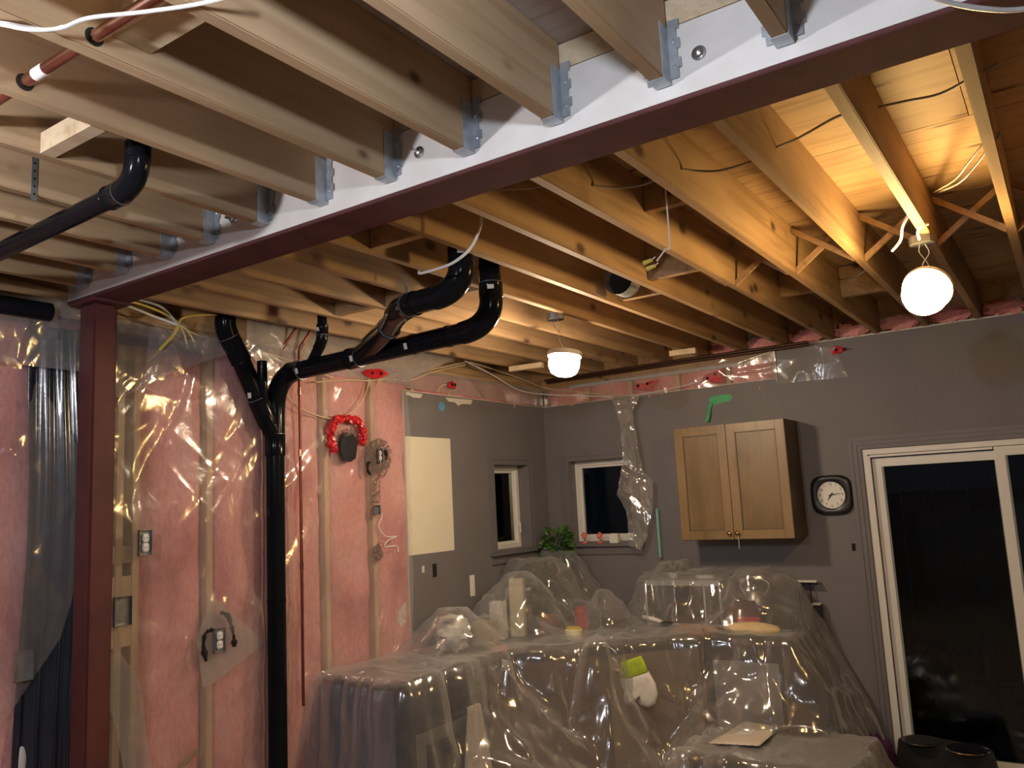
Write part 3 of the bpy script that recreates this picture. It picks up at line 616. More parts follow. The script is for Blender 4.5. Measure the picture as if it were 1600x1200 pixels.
for k, (dy, z) in enumerate(((.05, 2.845), (.085, 2.835), (.12, 2.85))):
    tag(MB().tube([(-3.6, YB-.03-dy, z), (-2.3, YB-.03-dy, z+.008), (-1.45, YB-.03-dy+.02*k, z+.01)], .0105, 10).build('heating_pipe', 'copper_dark', smooth=True, loc=(-2.4, YB-.03-dy, z)),
        ('dull copper pipe nearest the back wall under the joist ends', 'dull copper pipe running between two others along the back wall top', 'dull copper pipe farthest from the back wall under the joist ends')[k], 'copper pipe', 'pipes along the back wall top')
tag(MB().box((-3.45, YB-.012, 2.775), (-1.95, YB-.002, 2.80)).build('pale_strip', 'pvc_grey', loc=(-2.7, YB, 2.78)), 'pale grey plastic strip along the back wall above the red boxes', 'strip')
# round duct between joists
dp = pz(965, 440, 2.97); dt = thing('round_duct', 'open round metal duct end between the old joists', 'duct', dp)
ddir = Vector((0.0, 1, 0)).normalized(); dc = px_(966, 436, RX[5]+.165)
MB().tube([dc, dc+ddir*.02, dc+ddir*.10], [.078, .076, .076], 22, caps=False).build('duct_wall', 'galvanised', dt, True)
MB().lathe(dc+ddir*.05, [(.075, 0), (.075, .002)], axis=ddir, n=22).build('duct_bore', 'dark_hole', dt)
# ============================================================ LAMPS
def lamp(key, label, box, junction=True):
    c, n_, col, s_ = LAMPS[key]; c = Vector(c); n_ = Vector(n_).normalized()
    t = thing('pendant_lamp', label, 'lamp', c, 'bare construction lamps hung from the joists')
    emit('lamp_glow_'+key, col, s_)
    if key.startswith('cool'):          # bare bulb in a small socket
        MB().lathe(c-n_*.03, [(.0, 0), (.018, .004), (.029, .020), (.031, .034), (.026, .050), (.015, .066), (.013, .072)], n_, 20).build('bulb', 'lamp_glow_'+key, t, True)
        MB().lathe(c+n_*.042, [(.014, 0), (.019, .004), (.019, .045), (.0, .047)], n_, 16).build('socket', 'lamp_pan', t, True)
        b = Vector(box); MB().lathe(b, [(.038, 0), (.050, .001), (.050, .034), (.0, .036)], n=8).build('junction_box', 'box_metal', t)
        MB().tube([b+Vector((0, 0, .002)), c+n_*.085], .004, 6).build('wire', 'cable_white', t, True)
        return t
    pan = c + n_*.05
    MB().lathe(c-n_*.085, [(.0, 0), (.045, .006), (.072, .022), (.086, .055), (.088, .10), (.084, .128)], n_, 24).build('glass_globe', 'lamp_glow_'+key, t, True)
    MB().lathe(pan, [(.090, -.022), (.097, -.020), (.099, 0), (.094, .008), (.03, .018), (.0, .02)], n_, 28).build('pan', 'lamp_pan', t, True)
    b = Vector(box)
    MB().lathe(b, [(.038, 0), (.050, .001), (.050, .034), (.0, .036)], n=8).build('junction_box', 'box_metal', t)
    MB().tube(spline([b+Vector((.01, 0, .0)), b+Vector((.02, .01, -.04)), (pan+b)/2+Vector((-.01, 0, 0)), pan+n_*.015]), .0022, 6).build('wire', 'cable_white', t, True)
    MB().tube(spline([b+Vector((-.01, 0, .0)), b+Vector((-.015, .01, -.03)), (pan+b)/2+Vector((.012, .01, 0)), pan+n_*.015]), .0022, 6).build('wire', 'cable_grey', t, True)
    return t
lamp('near', 'glowing warm lamp hanging nearest the sliding door', pz(1441, 382, 2.835))
lamp('far', 'glowing warm lamp hanging right of the black pipe risers', pz(868, 500, 2.845))
lamp('cool_left', 'cool white lamp hung under the new joists, off to the left', (-1.88, .15, 2.80)); lamp('cool_right', 'cool white lamp hung under the new joists, near the camera', (-.56, .62, 2.83))
# ============================================================ CABLES
def cable(name, label, pts, r, mat, group=None, cat='cable', k=8):
    q = spline(pts, k); return tag(MB().tube(q, r, 8).build(name, mat, smooth=True, loc=q[0]), label, cat, group)
cable('cable', 'white cable drooping across the upper left corner below the joists', [pz(-60, 30, 2.86), pz(0, 38, 2.84), pz(45, 46, 2.825), pz(95, 44, 2.83), pz(140, 28, 2.85), pz(230, 18, 2.86), pz(330, 2, 2.865), pz(430, -30, 2.868)], .0042, 'cable_white')
cable('cable', 'second white cable beside it, leaving at the left edge', [pz(-60, 34, 2.86), pz(0, 36, 2.845), pz(35, 42, 2.84), pz(75, 47, 2.832), pz(100, 42, 2.84)], .0045, 'cable_white')
cable('cable', 'white cable sagging below the beam at the upper right', [pz(1430, -20, 2.815), pz(1475, 2, 2.80), pz(1540, 14, 2.79), pz(1600, 14, 2.79), pz(1680, -5, 2.80)], .0055, 'cable_white')
cable('cable', 'short white cable curling over the twin drain risers', [Vector((py_(752, 340, 2.45).x-.01, 2.46, ZS-.002)), py_(752, 340, 2.45), py_(748, 362, 2.44), py_(735, 388, 2.42), py_(712, 408, 2.42), py_(690, 418, 2.43), py_(658, 427, 2.45), py_(655, 424, 2.47)], .0055, 'cable_white')
def bay(label, xa, xb, pts, mat='cable_grey', r=.0042): cable('cable', label, pts, r, mat, 'wires strung through the old joists')
bay('grey wire from the rightmost lit joist across the plywood', 0, 0, [px_(1374, 167, RX[10]+.0382), pz(1415, 158, 2.99), pz(1470, 146, 2.99), pz(1525, 117, 2.985), pz(1560, 100, 2.99)])
bay('grey wire dipping between the second and third lit joists', 0, 0, [px_(1213, 230, RX[9]+.0385), pz(1250, 214, 2.985), pz(1300, 186, 2.985), pz(1325, 176, 2.99)])
bay('pale wire passing behind the third lit joist', 0, 0, [px_(1065, 264, RX[8]+.0385), pz(1090, 267, 2.955), pz(1120, 267, 2.95), pz(1150, 260, 2.95), pz(1180, 250, 2.97)])
bay('thin pale wire between two dim joists left of the beam middle', 0, 0, [px_(925, 290, RX[7]+.0385), pz(960, 293, 2.95), pz(1000, 290, 2.95), pz(1030, 278, 2.96)])
bay('thin wire behind the joist near the beam underside', 0, 0, [pz(783, 296, 2.97), pz(820, 295, 2.96), pz(850, 291, 2.97)], r=.003)
bay('pair of loose wires hanging toward the near lamp from the bright bay', 0, 0, [pz(1565, 205, 2.92), pz(1540, 222, 2.91), pz(1515, 252, 2.90), pz(1490, 282, 2.92), px_(1455, 302, RX[10]+.039)], 'cable_cream', .004)
bay('lower of two loose wires hanging in the bright bay', 0, 0, [pz(1565, 207, 2.90), pz(1547, 228, 2.885), pz(1525, 258, 2.88), pz(1496, 287, 2.90), px_(1458, 303, RX[10]+.039)], 'cable_grey', .004)
bay('white wire end dangling left of the near lamp box', 0, 0, [pz(1425, 328, 2.93), pz(1418, 338, 2.90), pz(1410, 355, 2.87), pz(1407, 375, 2.84), pz(1394, 392, 2.82)], 'cable_white', .006)
bay('white wire looping into the near lamp box', 0, 0, [pz(1450, 350, 2.88), pz(1438, 355, 2.87), pz(1434, 364, 2.86), pz(1438, 378, 2.842)], 'cable_white', .006)
bay('thin stray wire in the dark bay left of the near lamp', 0, 0, [px_(1312, 437, RX[8]+.039), pz(1335, 433, 2.93), pz(1355, 420, 2.93), pz(1362, 410, 2.94)], 'cable_grey', .003)
for k, (x, y, lb) in enumerate(((1012, 409, 'yellow wire connector on the loose wire end in a dim bay'), (1017, 418, 'lower yellow wire connector beside the loose wire end'))):
    p = px_(x, y, RX[7]+.15); wc = thing('wire_connector', lb, 'connector', p, 'yellow wire connectors')
    MB().tube([p-Vector((.016, 0, .003)), p+Vector((.016, 0, .003))], [.010, .007], 8).build('cap', 'cable_yellow', wc, True); MB().cyl(p+Vector((.016, 0, .003)), p+Vector((.03, 0, .012)), .0022, 6).build('lead', 'cable_white', wc)
p = px_(1015, 415, RX[7]+.15); cable('cable', 'short white wire end with yellow connectors in a dim bay', [p+Vector((.03, 0, .012)), p+Vector((.06, .01, .05)), p+Vector((.075, .02, .085)), Vector((p.x+.07, p.y+.03, ZS-.001))], .0028, 'cable_white')
p = px_(52, 330, LX[3]+.0385); stp = thing('pipe_strap', 'perforated metal strap nailed to a joist above the short drain pipe', 'strap', p)
MB().box((p.x, p.y-.009, ZJ-.02), (p.x+.0015, p.y+.009, ZJ+.17)).build('band', 'box_metal', stp)
for k in range(7): MB().lathe((p.x+.0015, p.y, ZJ+k*.025), [(.004, 0), (.004, .0006)], axis=(1, 0, 0), n=8).build('hole', 'dark_hole', stp)
# bundle at the wall by the post
K = px_(278, 508, -3.60)
def pw(x, y, X=-3.62): return px_(x, y, X)
cable('cable', 'white cable running from the post to the wire bundle', [pw(176, 470, -3.5), pw(205, 480, -3.55), pw(240, 494), K], .006, 'cable_white', 'wire bundle by the post')
cable('cable', 'pale grey cable arching over the wire bundle', [pw(190, 462, -3.5), pw(225, 470, -3.55), pw(255, 482), K], .007, 'pvc_grey', 'wire bundle by the post')
cable('cable', 'yellow cable arching into the wire bundle from the beam', [pw(188, 468, -3.5), pw(215, 474, -3.55), pw(250, 487), pw(272, 500), K], .0065, 'cable_yellow', 'wire bundle by the post')
cable('cable', 'thick yellow cable slanting down from the bundle behind plastic', [K, pw(272, 522), pw(256, 540, -3.66), pw(240, 556, -3.70), pw(228, 566, -3.715)], .0085, 'cable_yellow', 'wire bundle by the post')
cable('cable', 'yellow cable running right from the bundle to the drain elbow', [K, pw(284, 498), pw(300, 493), pw(325, 492), pw(350, 492, -3.66)], .006, 'cable_yellow', 'wire bundle by the post')
cable('cable', 'cream cable dropping straight from the wire bundle', [K, pw(284, 514), pw(290, 530, -3.67), pw(293, 545, -3.70)], .005, 'cable_cream', 'wire bundle by the post')
cable('cable', 'cream cable dropping aslant from the wire bundle', [K, pw(290, 514), pw(300, 528, -3.67), pw(306, 543, -3.70)], .005, 'cable_cream', 'wire bundle by the post')
XW = -3.695
cable('cable', 'pale cable running from the bundle behind the drain stack to the copper pipes', [K, pw(310, 524, XW), pw(345, 534, XW), pw(420, 553, XW), pw(470, 570, XW), pw(520, 590, XW)], .0045, 'cable_cream', 'cables on the pink wall')
cable('cable', 'cream cable looping low over the pink wall above the red ring', [pw(440, 607, XW), pw(460, 632, XW), pw(490, 647, XW), pw(520, 654, XW), pw(548, 645, XW), pw(568, 622, XW), pw(576, 597, XW), pw(579, 578, XW)], .0042, 'cable_cream', 'cables on the pink wall')
cable('cable', 'cream cable running level past the upper red box on the pink wall', [pw(492, 597, XW), pw(540, 594, XW), pw(585, 594, XW), pw(630, 582, XW), pw(690, 574, XW), pw(727, 566, XW)], .0042, 'cable_cream', 'cables on the pink wall')
cable('cable', 'cream cable bowed under the upper red box', [pw(588, 604, XW), pw(592, 596, XW), pw(606, 592, XW), pw(640, 594, XW), pw(680, 580, XW), pw(727, 570, XW)], .0042, 'cable_cream', 'cables on the pink wall')
cable('cable', 'short cream cable bent into the small red box', [pw(684, 613, XW), pw(688, 604, XW), pw(696, 601, XW), pw(703, 601, XW)], .004, 'cable_cream', 'cables on the pink wall')
cable('cable', 'white cable sagging along the corner above the small windows', [pw(727, 564, -3.66), pw(770, 586, -3.66), pw(812, 610, -3.68), py_(862, 617, 5.94), py_(930, 619, 5.95), py_(965, 620, 5.96), py_(1020, 613, 5.97), py_(1068, 603, 5.97), py_(1110, 590, 5.98)], .005, 'cable_white', 'cables at the room corner')
cable('cable', 'cream cable running above the white one along the corner', [pw(733, 565, -3.66), pw(780, 580, -3.66), pw(815, 592, -3.68), py_(850, 606, 5.93), py_(900, 612, 5.94), py_(965, 619, 5.95)], .004, 'cable_cream', 'cables at the room corner')
cable('cable', 'thin white wires tangled beneath the lower wall box', [pw(588, 797, XW), pw(597, 806, XW), pw(592, 822, XW), pw(603, 838, XW), pw(620, 838, XW), pw(606, 845, XW), pw(602, 854, XW), pw(620, 853, XW), pw(622, 862, XW)], .0032, 'cable_white', 'cables on the pink wall')
ch = thing('pipe_chain', 'rusty hanging chain from a joist above the branch pipe', 'chain', py_(633, 460, 2.74))
for k in range(9):
    a = py_(632+k*.9, 432+k*5.2, 2.74); MB().tube([a+Vector((.006*math.cos(q), .006*math.sin(q) if k % 2 else 0, .012*math.sin(q))) if not k % 2 else a+Vector((0, .006*math.cos(q), .012*math.sin(q))) for q in [i*math.pi/4 for i in range(9)]], .0022, 6).build('link', 'box_metal', ch, True)
# ============================================================ PINK WALL DETAILS
def wallbox(label, cx, cy, w=.055, h=.10, X=XL+.046, outlet=True, dark=True, cat='outlet box', rot=0):
    p = px_(cx, cy, X); t = thing('electrical_box', label, cat, p, 'electrical boxes in the left wall')
    m_ = MB()
    for a, b in (((-.0, -w, -h), (.03, -w+.004, h)), ((-.0, w-.004, -h), (.03, w, h)), ((0, -w, -h), (.03, w, -h+.004)), ((0, -w, h-.004), (.03, w, h)), ((0, -w, -h), (.004, w, h))):
        m_.box(p+Vector(a)*.6, p+Vector(b)*.6)
    m_.build('box_shell', 'box_metal', t)
    if outlet:
        r = MB().bbox(p+Vector((.006, -w*.32, -h*.42)), p+Vector((.020, w*.32, -h*.02)), .006).bbox(p+Vector((.006, -w*.32, h*.02)), p+Vector((.020, w*.32, h*.42)), .006).build('outlet', 'outlet_white', t, True)
        for z in (-h*.22, h*.22):
            for y in (-.006, .006): MB().box(p+Vector((.0201, y-.0012, z-.004)), p+Vector((.0206, y+.0012, z+.004))).build('slot', 'ink', r)
    return t
wallbox('white outlet in a box on the stud just right of the maroon post', 225, 848); wallbox('white outlet framed by black scorch marks under a milky plastic patch', 341, 1000)
wallbox('grey electrical box without a faceplate right of the post foot', 190, 955, .07, .11, outlet=False); wallbox('grey electrical box behind plastic at the lower left edge', 36, 1040, .06, .10, outlet=False)
wallbox('white switch in a sooty torn hole beside the red ring', 592, 712, .035, .075); wallbox('small brown open box above the tangled white wires', 587, 797, .045, .05, outlet=False)
def soot(pts, w, X=XL+.008):
    return [px_(x, y, X) for x, y in pts]
def scorch(label, pts, r, mat='dark_hole'):
    q = spline([px_(x, y, XL+.054) for x, y in pts], 5); rs = [r*(.45+1.5*abs(noise.noise(p*70))) for p in q]
    return tag(MB().tube(q, rs, 7).build('scorch_tear', mat, loc=q[0]), label, 'tear', 'scorched tears in the plastic')
scorch('black scorched tear curving over the outlet in the milky patch', [(345, 957), (356, 962), (362, 980), (365, 995), (366, 1010)], .014)
scorch('black scorched tear left of the outlet in the milky patch', [(331, 984), (321, 990), (318, 1010), (322, 1033)], .012)
scorch('black tear left of the sooty switch', [(577, 722), (574, 733), (579, 742)], .010); scorch('black tear right of the sooty switch', [(602, 703), (605, 712), (604, 717)], .008)
# milky triangular patch on the plastic round the outlet
q = [px_(x, y, XL+.012) for x, y in ((329, 928), (413, 1005), (318, 1076))]
c3 = [px_(302, 1003, XL+.012)]
tag(sheet([(px_(327, 930, XL+.010), px_(331, 930, XL+.010)), (px_(306, 1000, XL+.010), px_(413, 1004, XL+.022)), (px_(316, 1074, XL+.010), px_(324, 1074, XL+.012))], (1, 0, 0), 30, 24, .006, 2).build('plastic_patch', 'milky_poly', smooth='open', loc=q[0]), 'milky triangular plastic patch around a scorched outlet on the pink wall', 'plastic patch')
# red sealing tape pieces
def redpatch(label, pts, func, nrm, th=.02):
    P = [func(x, y) for x, y in pts]; c = sum(P, Vector())/len(P); m_ = MB(); n_ = Vector(nrm); k = len(P)
    ring2 = [c+(p-c)*.72+n_*(th*(.7+.6*noise.noise(p*30))) for p in P]; m_.add(P+ring2+[c+n_*th*.8], [(i, (i+1) % k, (i+1) % k+k, i+k) for i in range(k)]+[(i+k, (i+1) % k+k, 2*k) for i in range(k)])
    t = thing('red_tape_box', label, 'red tape', c, 'red taped boxes')
    m_.build('tape', 'red_tape', t, True, angle=25)
    for s_ in (-.35, .3):
        p = c.lerp(P[0 if s_ < 0 else k//2], abs(s_))+n_*th*.85; MB().lathe(p, [(.012, 0), (.012, .003)], axis=n_, n=10).build('knockout', 'dark_hole', t)
FL = lambda x, y: px_(x, y, XL+.05); FB = lambda x, y: py_(x, y, YB-.012)
redpatch('red taped box under the level drain run on the pink wall', [(565, 582), (572, 577), (595, 576), (607, 584), (600, 589), (588, 593), (576, 590)], FL, (1, 0, 0))
redpatch('small red taped box above the cream panel', [(699, 600), (706, 595), (713, 601), (711, 608), (702, 606)], FL, (1, 0, 0))
redpatch('red taped box above the hanging plastic strip', [(986, 605), (992, 599), (1008, 599), (1018, 595), (1030, 594), (1023, 603), (1022, 612), (1004, 610), (988, 609)], FB, (0, -1, 0), .04)
redpatch('larger red taped box above the wall cabinet behind plastic', [(1094, 597), (1103, 585), (1118, 580), (1132, 575), (1132, 598), (1112, 600)], FB, (0, -1, 0), .04)
redpatch('red taped wire end on the grey wall left of the near lamp', [(1296, 547), (1302, 541), (1312, 541), (1322, 545), (1336, 545), (1322, 547), (1314, 552), (1300, 555)], lambda x, y: py_(x, y, YB-.003), (0, -1, 0), .015)
# red ring round a black vent hole
rp = px_(542, 692, XL+.006); rg = thing('vent_sleeve', 'black vent sleeve ringed with crinkled red tape on the pink wall', 'vent', rp)
pts = [(521, 706), (516, 690), (517, 668), (526, 656), (545, 655), (560, 660), (567, 680), (564, 694)]
qq = spline([px_(x, y, XL+.046) for x, y in pts], 12); MB().tube(qq, [.026*(.75+.6*abs(noise.noise(p*22))) for p in qq], 12).build('red_ring', 'red_tape', rg, True, angle=20)
for v in bpy.data.objects[rg.children[0].name].data.vertices: v.co += .016*Vector((noise.noise(v.co*55)+.3, noise.noise(v.co*60+Vector((4, 0, 0))), noise.noise(v.co*60+Vector((0, 4, 0)))))
pts = [(530, 690), (535, 676), (550, 677), (557, 690), (554, 716), (546, 722), (535, 720), (530, 706)]
P = [px_(x, y, XL+.042) for x, y in pts]; MB().prism(P, (.012, 0, 0)).build('sleeve', 'black_bag', rg)
P = [px_(x, y, XL+.055) for x, y in ((534, 672), (548, 668), (558, 676), (555, 683), (545, 680), (538, 684))]; MB().prism(P, (.006, 0, 0)).build('torn_flap', 'soot', rg)
# sooty smudge round switch and below
def smudge(label, pts, X=XL+.040): tag(MB().prism([px_(x, y, X) for x, y in pts], (.001, 0, 0)).build('soot_smudge', 'soot', loc=px_(*pts[0], X)), label, 'smudge', 'soot smudges on the insulation')
smudge('grey soot smudge around the white switch', [(570, 700), (580, 690), (592, 684), (604, 690), (612, 706), (610, 728), (600, 746), (588, 750), (576, 744), (571, 722)])
smudge('narrow soot streak below the white switch', [(582, 750), (594, 750), (594, 786), (580, 786)]); smudge('dark smudge low beneath the tangled wires', [(583, 856), (592, 846), (600, 868), (592, 880), (582, 872)])
# vapour barrier over the pink wall
def F(x, y, X=XL+.010): return px_(x, y, X)
vb = sheet([((XL+.008, 2.03, 2.80), (XL+.008, YD+.02, 2.80)), ((XL+.008, 2.03, 1.9), (XL+.008, YD+.0, 1.9)), ((XL+.008, 2.03, .02), (XL+.008, YD-.01, .02))], (1, 0, 0), 230, 190, .020, 1.0)
tag(vb.build('vapour_barrier', 'vapour_poly', smooth='open', loc=(XL, 3.1, 0)), 'clear plastic vapour barrier stapled over the pink wall behind the drain stack', 'plastic sheet')
vl = sheet([(F(-260, 470), F(20, 560)), (F(-260, 560), F(46, 578)), (F(-260, 650), F(92, 652, XL+.05)), (F(-260, 720), F(128, 717, XL+.09)), (F(-260, 790), F(127, 800, XL+.09)), (F(-260, 870), F(124, 865, XL+.09)), (F(-260, 1000), F(91, 997, XL+.05)), (F(-260, 1132), F(0, 1132)), (F(-260, 1240), F(-80, 1240))], (1, 0, 0), 120, 90, .016, 1.0)
tag(vl.build('vapour_barrier', 'vapour_poly', smooth='open', loc=(XL, 1.5, 0)), 'loose clear plastic sheet at the left edge with a slanted free edge', 'plastic sheet')
vt = sheet([(F(-200, 430, XL+.06), F(300, 500, XL+.06)), (F(-200, 480, XL+.06), F(135, 520, XL+.06)), (F(-200, 545, XL+.06), F(135, 580, XL+.05))], (1, 0, 0), 50, 110, .02, 1.2)
vt = sheet([(F(-200, 440, XL+.07), F(134, 474, XL+.07)), (F(-200, 490, XL+.07), F(136, 525, XL+.07)), (F(-200, 540, XL+.06), F(134, 584, XL+.05))], (1, 0, 0), 50, 90, .03, 1.2)
tag(vt.build('plastic_flap', 'hazy_poly', smooth='open', loc=(XL, 1.7, 2.4)), 'milky plastic flap across the top of the black tarp left of the post', 'plastic sheet')
vf = sheet([(F(172, 500, XL+.03), F(440, 545, XL+.03)), (F(172, 560, XL+.05), F(350, 555, XL+.05)), (F(172, 600, XL+.05), F(270, 580, XL+.06)), (F(172, 625, XL+.04), F(200, 615, XL+.04))], (1, 0, 0), 50, 60, .016, 1.5, .01)
tag(vf.build('plastic_flap', 'hazy_poly', smooth='open', loc=(XL, 2.5, 2.4)), 'torn milky plastic flap hanging below the wire bundle', 'plastic sheet')
vs_ = sheet([(F(172, 1020, XL+.03), F(186, 1020, XL+.03)), (F(160, 1060, XL+.03), F(215, 1060, XL+.03)), (F(190, 1200, XL+.04), F(235, 1200, XL+.03)), (F(200, 1240, XL+.04), F(250, 1240, XL+.03))], (1, 0, 0), 40, 20, .01, 2)
tag(vs_.build('plastic_flap', 'hazy_poly', smooth='open', loc=(XL, 2.3, .8)), 'narrow plastic flap low on the wall right of the post', 'plastic sheet')
vu = sheet([(F(380, 480, XL+.03), F(720, 556, XL+.06)), (F(380, 545, XL+.02), F(640, 590, XL+.03)), (F(400, 570, XL+.02), F(632, 602, XL+.02))], (1, 0, 0), 40, 80, .014, 1.3)
tag(vu.build('plastic_flap', 'hazy_poly', smooth='open', loc=(XL, 3.5, 2.7)), 'milky plastic strip along the wall top behind the slim vent pipe', 'plastic sheet')
# black tarp behind the post
P = []
for i in range(70):
    z = 2.72*(1-i/69)+.01; r = []
    for j in range(60):
        t = j/59; y = 1.74+.36*t+.03*noise.noise(Vector((z*.8, 0, 4))); x = XL+.012+.018*math.sin(t*34+1.5*noise.noise(Vector((t*3, z*.7, 0))))*(0.6+.5*noise.noise(Vector((t*5, z*1.2, 2))))+.006
        r.append((x+.012, y, z))
    P.append(r)
tag(MB().grid(P).build('black_tarp', 'tarp_navy', smooth='open', loc=(XL, 1.9, 0)), 'glossy black tarp hanging in folds behind the maroon post', 'tarp')
# dark strips and plastic at wall top right of post
tag(MB().box((XL+.004, 2.05, 2.70), (XL+.010, 2.62, 2.755)).build('dark_strip', 'tarp_navy', loc=(XL, 2.3, 2.7)), 'dark membrane strip behind plastic under the wire bundle', 'strip')
# bottom-left oddments
tag(MB().blob(px_(33, 1190, XL+.03), (.012, .02, .06), 12, 10).build('plastic_tube', 'outlet_white', smooth=True, loc=px_(33, 1190, XL+.03)), 'small rounded white plastic tube end at the bottom left corner', 'tube')
a, b = px_(306, 1172, XL+.03), px_(262, 1225, XL+.05)
tag(MB().tube([a, b], .011, 4).build('wood_strip', 'brown_light', loc=b), 'thin brown strip leaning on the wall left of the drain stack', 'strip')
# ============================================================ CORNER: plugs, tape, plastic
tag(MB().lathe(px_(690, 635, XL+.0005), [(.036, 0), (.034, .004), (.0, .005)], axis=(1, 0, 0), n=20).build('blue_plug', 'blue_plug', smooth=True, loc=px_(690, 635, XL)), 'round blue plug on the grey wall above the cream panel', 'plug')
gt = thing('green_tape', 'green tape strip stuck above the wall cabinet with a curled tail', 'tape', py_(1125, 625, YB-.001))
MB().prism([py_(x, y, YB-.0006) for x, y in ((1108, 622), (1117, 618), (1140, 616), (1145, 620), (1140, 627), (1118, 632), (1109, 631))], (0, -.002, 0)).build('strip', 'green_tape', gt)
pt = [py_(x, y, YB-.003-.012*k) for k, (x, y) in enumerate(((1112, 628), (1108, 638), (1107, 648), (1104, 659)))]
MB().add([p+Vector((-.014, 0, 0)) for p in pt]+[p+Vector((.014, 0, 0)) for p in pt], [(i, i+1, i+5, i+4) for i in range(3)]).build('tail', 'green_tape', gt, solid=.0008)
vr = sheet([(py_(1215, 548, YB-.01), py_(1300, 528, YB-.006)), (py_(1215, 575, YB-.01), py_(1312, 560, YB-.005)), (py_(1218, 600, YB-.008), py_(1325, 589, YB-.004))], (0, -1, 0), 40, 50, .008, 1.6)
tag(vr.build('plastic_flap', 'vapour_poly', smooth='open', loc=(-1.5, YB, 2.7)), 'clear plastic flap taped to the grey wall above the clock', 'plastic sheet')
vc = sheet([((XL+.03, 5.985, 2.80), (XC+.01, 5.985, 2.845)), ((XL+.03, 5.985, 2.72), (XC+.01, 5.985, 2.74)), ((XL+.03, 5.99, 2.63), (XC+.01, 5.99, 2.635))], (0, -1, 0), 50, 150, .016, 1.3)
tag(vc.build('plastic_strip', 'vapour_poly', smooth='open', loc=(-2.7, YB, 2.7)), 'clear plastic over the exposed insulation strip above the wall cabinet', 'plastic sheet')
vd = sheet([((XL+.012, YD, 2.80), (XL+.012, 5.97, 2.80)), ((XL+.012, YD, 2.66), (XL+.012, 5.97, 2.65))], (1, 0, 0), 30, 110, .012, 1.3)
tag(vd.build('plastic_strip', 'hazy_poly', smooth='open', loc=(XL, 5, 2.7)), 'milky plastic over the exposed strip above the small left window', 'plastic sheet')
YH = YB-.10
def G(x, y, Y=YH): return py_(x, y, Y)
hs = sheet([(G(958, 618), G(1003, 618)), (G(970, 650), G(992, 650)), (G(975, 690), G(1003, 700)), (G(978, 715), G(1006, 735)), (G(972, 745), G(1022, 752)), (G(968, 775), G(1024, 785)), (G(982, 800), G(1018, 815)), (G(985, 835), G(1012, 842)), (G(986, 852), G(1005, 858))], (0, -1, 0), 90, 26, .035, 2.2, .012)
tag(hs.build('plastic_strip', 'hazy_poly', smooth='open', loc=(-2.85, YH, 1.6)), 'crumpled clear plastic strip hanging down over the back window', 'plastic sheet')
tag(MB().bbox(G(1025, 795, YB-.05), G(1034, 870, YB-.03), .002).build('teal_stick', 'teal_paint', loc=G(1030, 860, YB-.04)), 'teal stick leaning on the wall right of the hanging plastic strip', 'stick')
# ============================================================ WALL CABINET
cb = thing('wall_cabinet', 'maple two-door wall cabinet hanging beside the clock', 'cabinet', (-2.0, 5.68, 1.515))
YCF = 5.665; CX0, CX1, CZ0, CZ1 = -2.405, -1.605, 1.515, 2.325
MB().bbox((CX0, YCF+.021, CZ0), (CX1, YB-.0005, CZ1), .002).build('carcass', 'maple_side', cb)
def cabdoor(xa, xb, kx):
    st = .062; y0, y1 = YCF, YCF+.020; m_ = MB()
    m_.bbox((xa, y0, CZ0+.004), (xa+st, y1, CZ1-.003), .002).bbox((xb-st, y0, CZ0+.004), (xb, y1, CZ1-.003), .002).bbox((xa+st, y0, CZ1-.003-st), (xb-st, y1, CZ1-.003), .002).bbox((xa+st, y0, CZ0+.004), (xb-st, y1, CZ0+.004+st), .002)
    dd = m_.build('door', 'maple', cb)
    MB().box((xa+st-.002, y0+.010, CZ0+st), (xb-st+.002, y0+.016, CZ1-st)).build('door_panel', 'maple_panel', dd)
    g = .006; MB().box((xa+st, y0+.004, CZ0+.004+st), (xa+st+g, y0+.0101, CZ1-.003-st)).box((xb-st-g, y0+.004, CZ0+.004+st), (xb-st, y0+.0101, CZ1-.003-st)).box((xa+st, y0+.004, CZ1-.003-st-g), (xb-st, y0+.0101, CZ1-.003-st)).box((xa+st, y0+.004, CZ0+.004+st), (xb-st, y0+.0101, CZ0+.004+st+g)).build('moulding', 'maple_side', dd)
    MB().lathe((kx, y0, CZ0+.045), [(.006, 0), (.006, .012), (.015, .016), (.016, .022), (.009, .028), (.0, .029)], axis=(0, -1, 0), n=14).build('knob', 'bronze_knob', dd, True)
XM = (CX0+CX1)/2-.012
cabdoor(CX0, XM-.002, XM-.028); cabdoor(XM+.002, CX1, XM+.030)
MB().tube(spline([(XM+.03, YCF-.01, CZ0+.035), (XM+.034, YCF-.012, CZ0), (XM+.032, YCF-.012, CZ0-.06)]), .002, 6).build('string', 'cable_white', cb, True)
# ============================================================ CLOCK
p = py_(1298.5, 773.5, YB-.03); ck = thing('wall_clock', 'black rounded-square wall clock with a white dial', 'clock', p)
pr = [(.136*math.copysign(abs(math.cos(t))**.55, math.cos(t)), .136*math.copysign(abs(math.sin(t))**.55, math.sin(t))) for t in [k*2*math.pi/48 for k in range(48)]]
fm = MB(); lay = ((1.0, .029), (1.0, .008), (.96, .0), (.80, -.004), (.745, .004))
vs = []; 
for s_, dy in lay: vs += [p+Vector((x*s_ if s_ > .78 else .094*math.cos(k*2*math.pi/48)*1.0, dy, z*s_ if s_ > .78 else .094*math.sin(k*2*math.pi/48))) for k, (x, z) in enumerate(pr)]
fm.add(vs, [(a*48+k, a*48+(k+1) % 48, (a+1)*48+(k+1) % 48, (a+1)*48+k) for a in range(4) for k in range(48)]+[tuple(range(48))]); fm.build('case', 'clock_black', ck, True, angle=50)
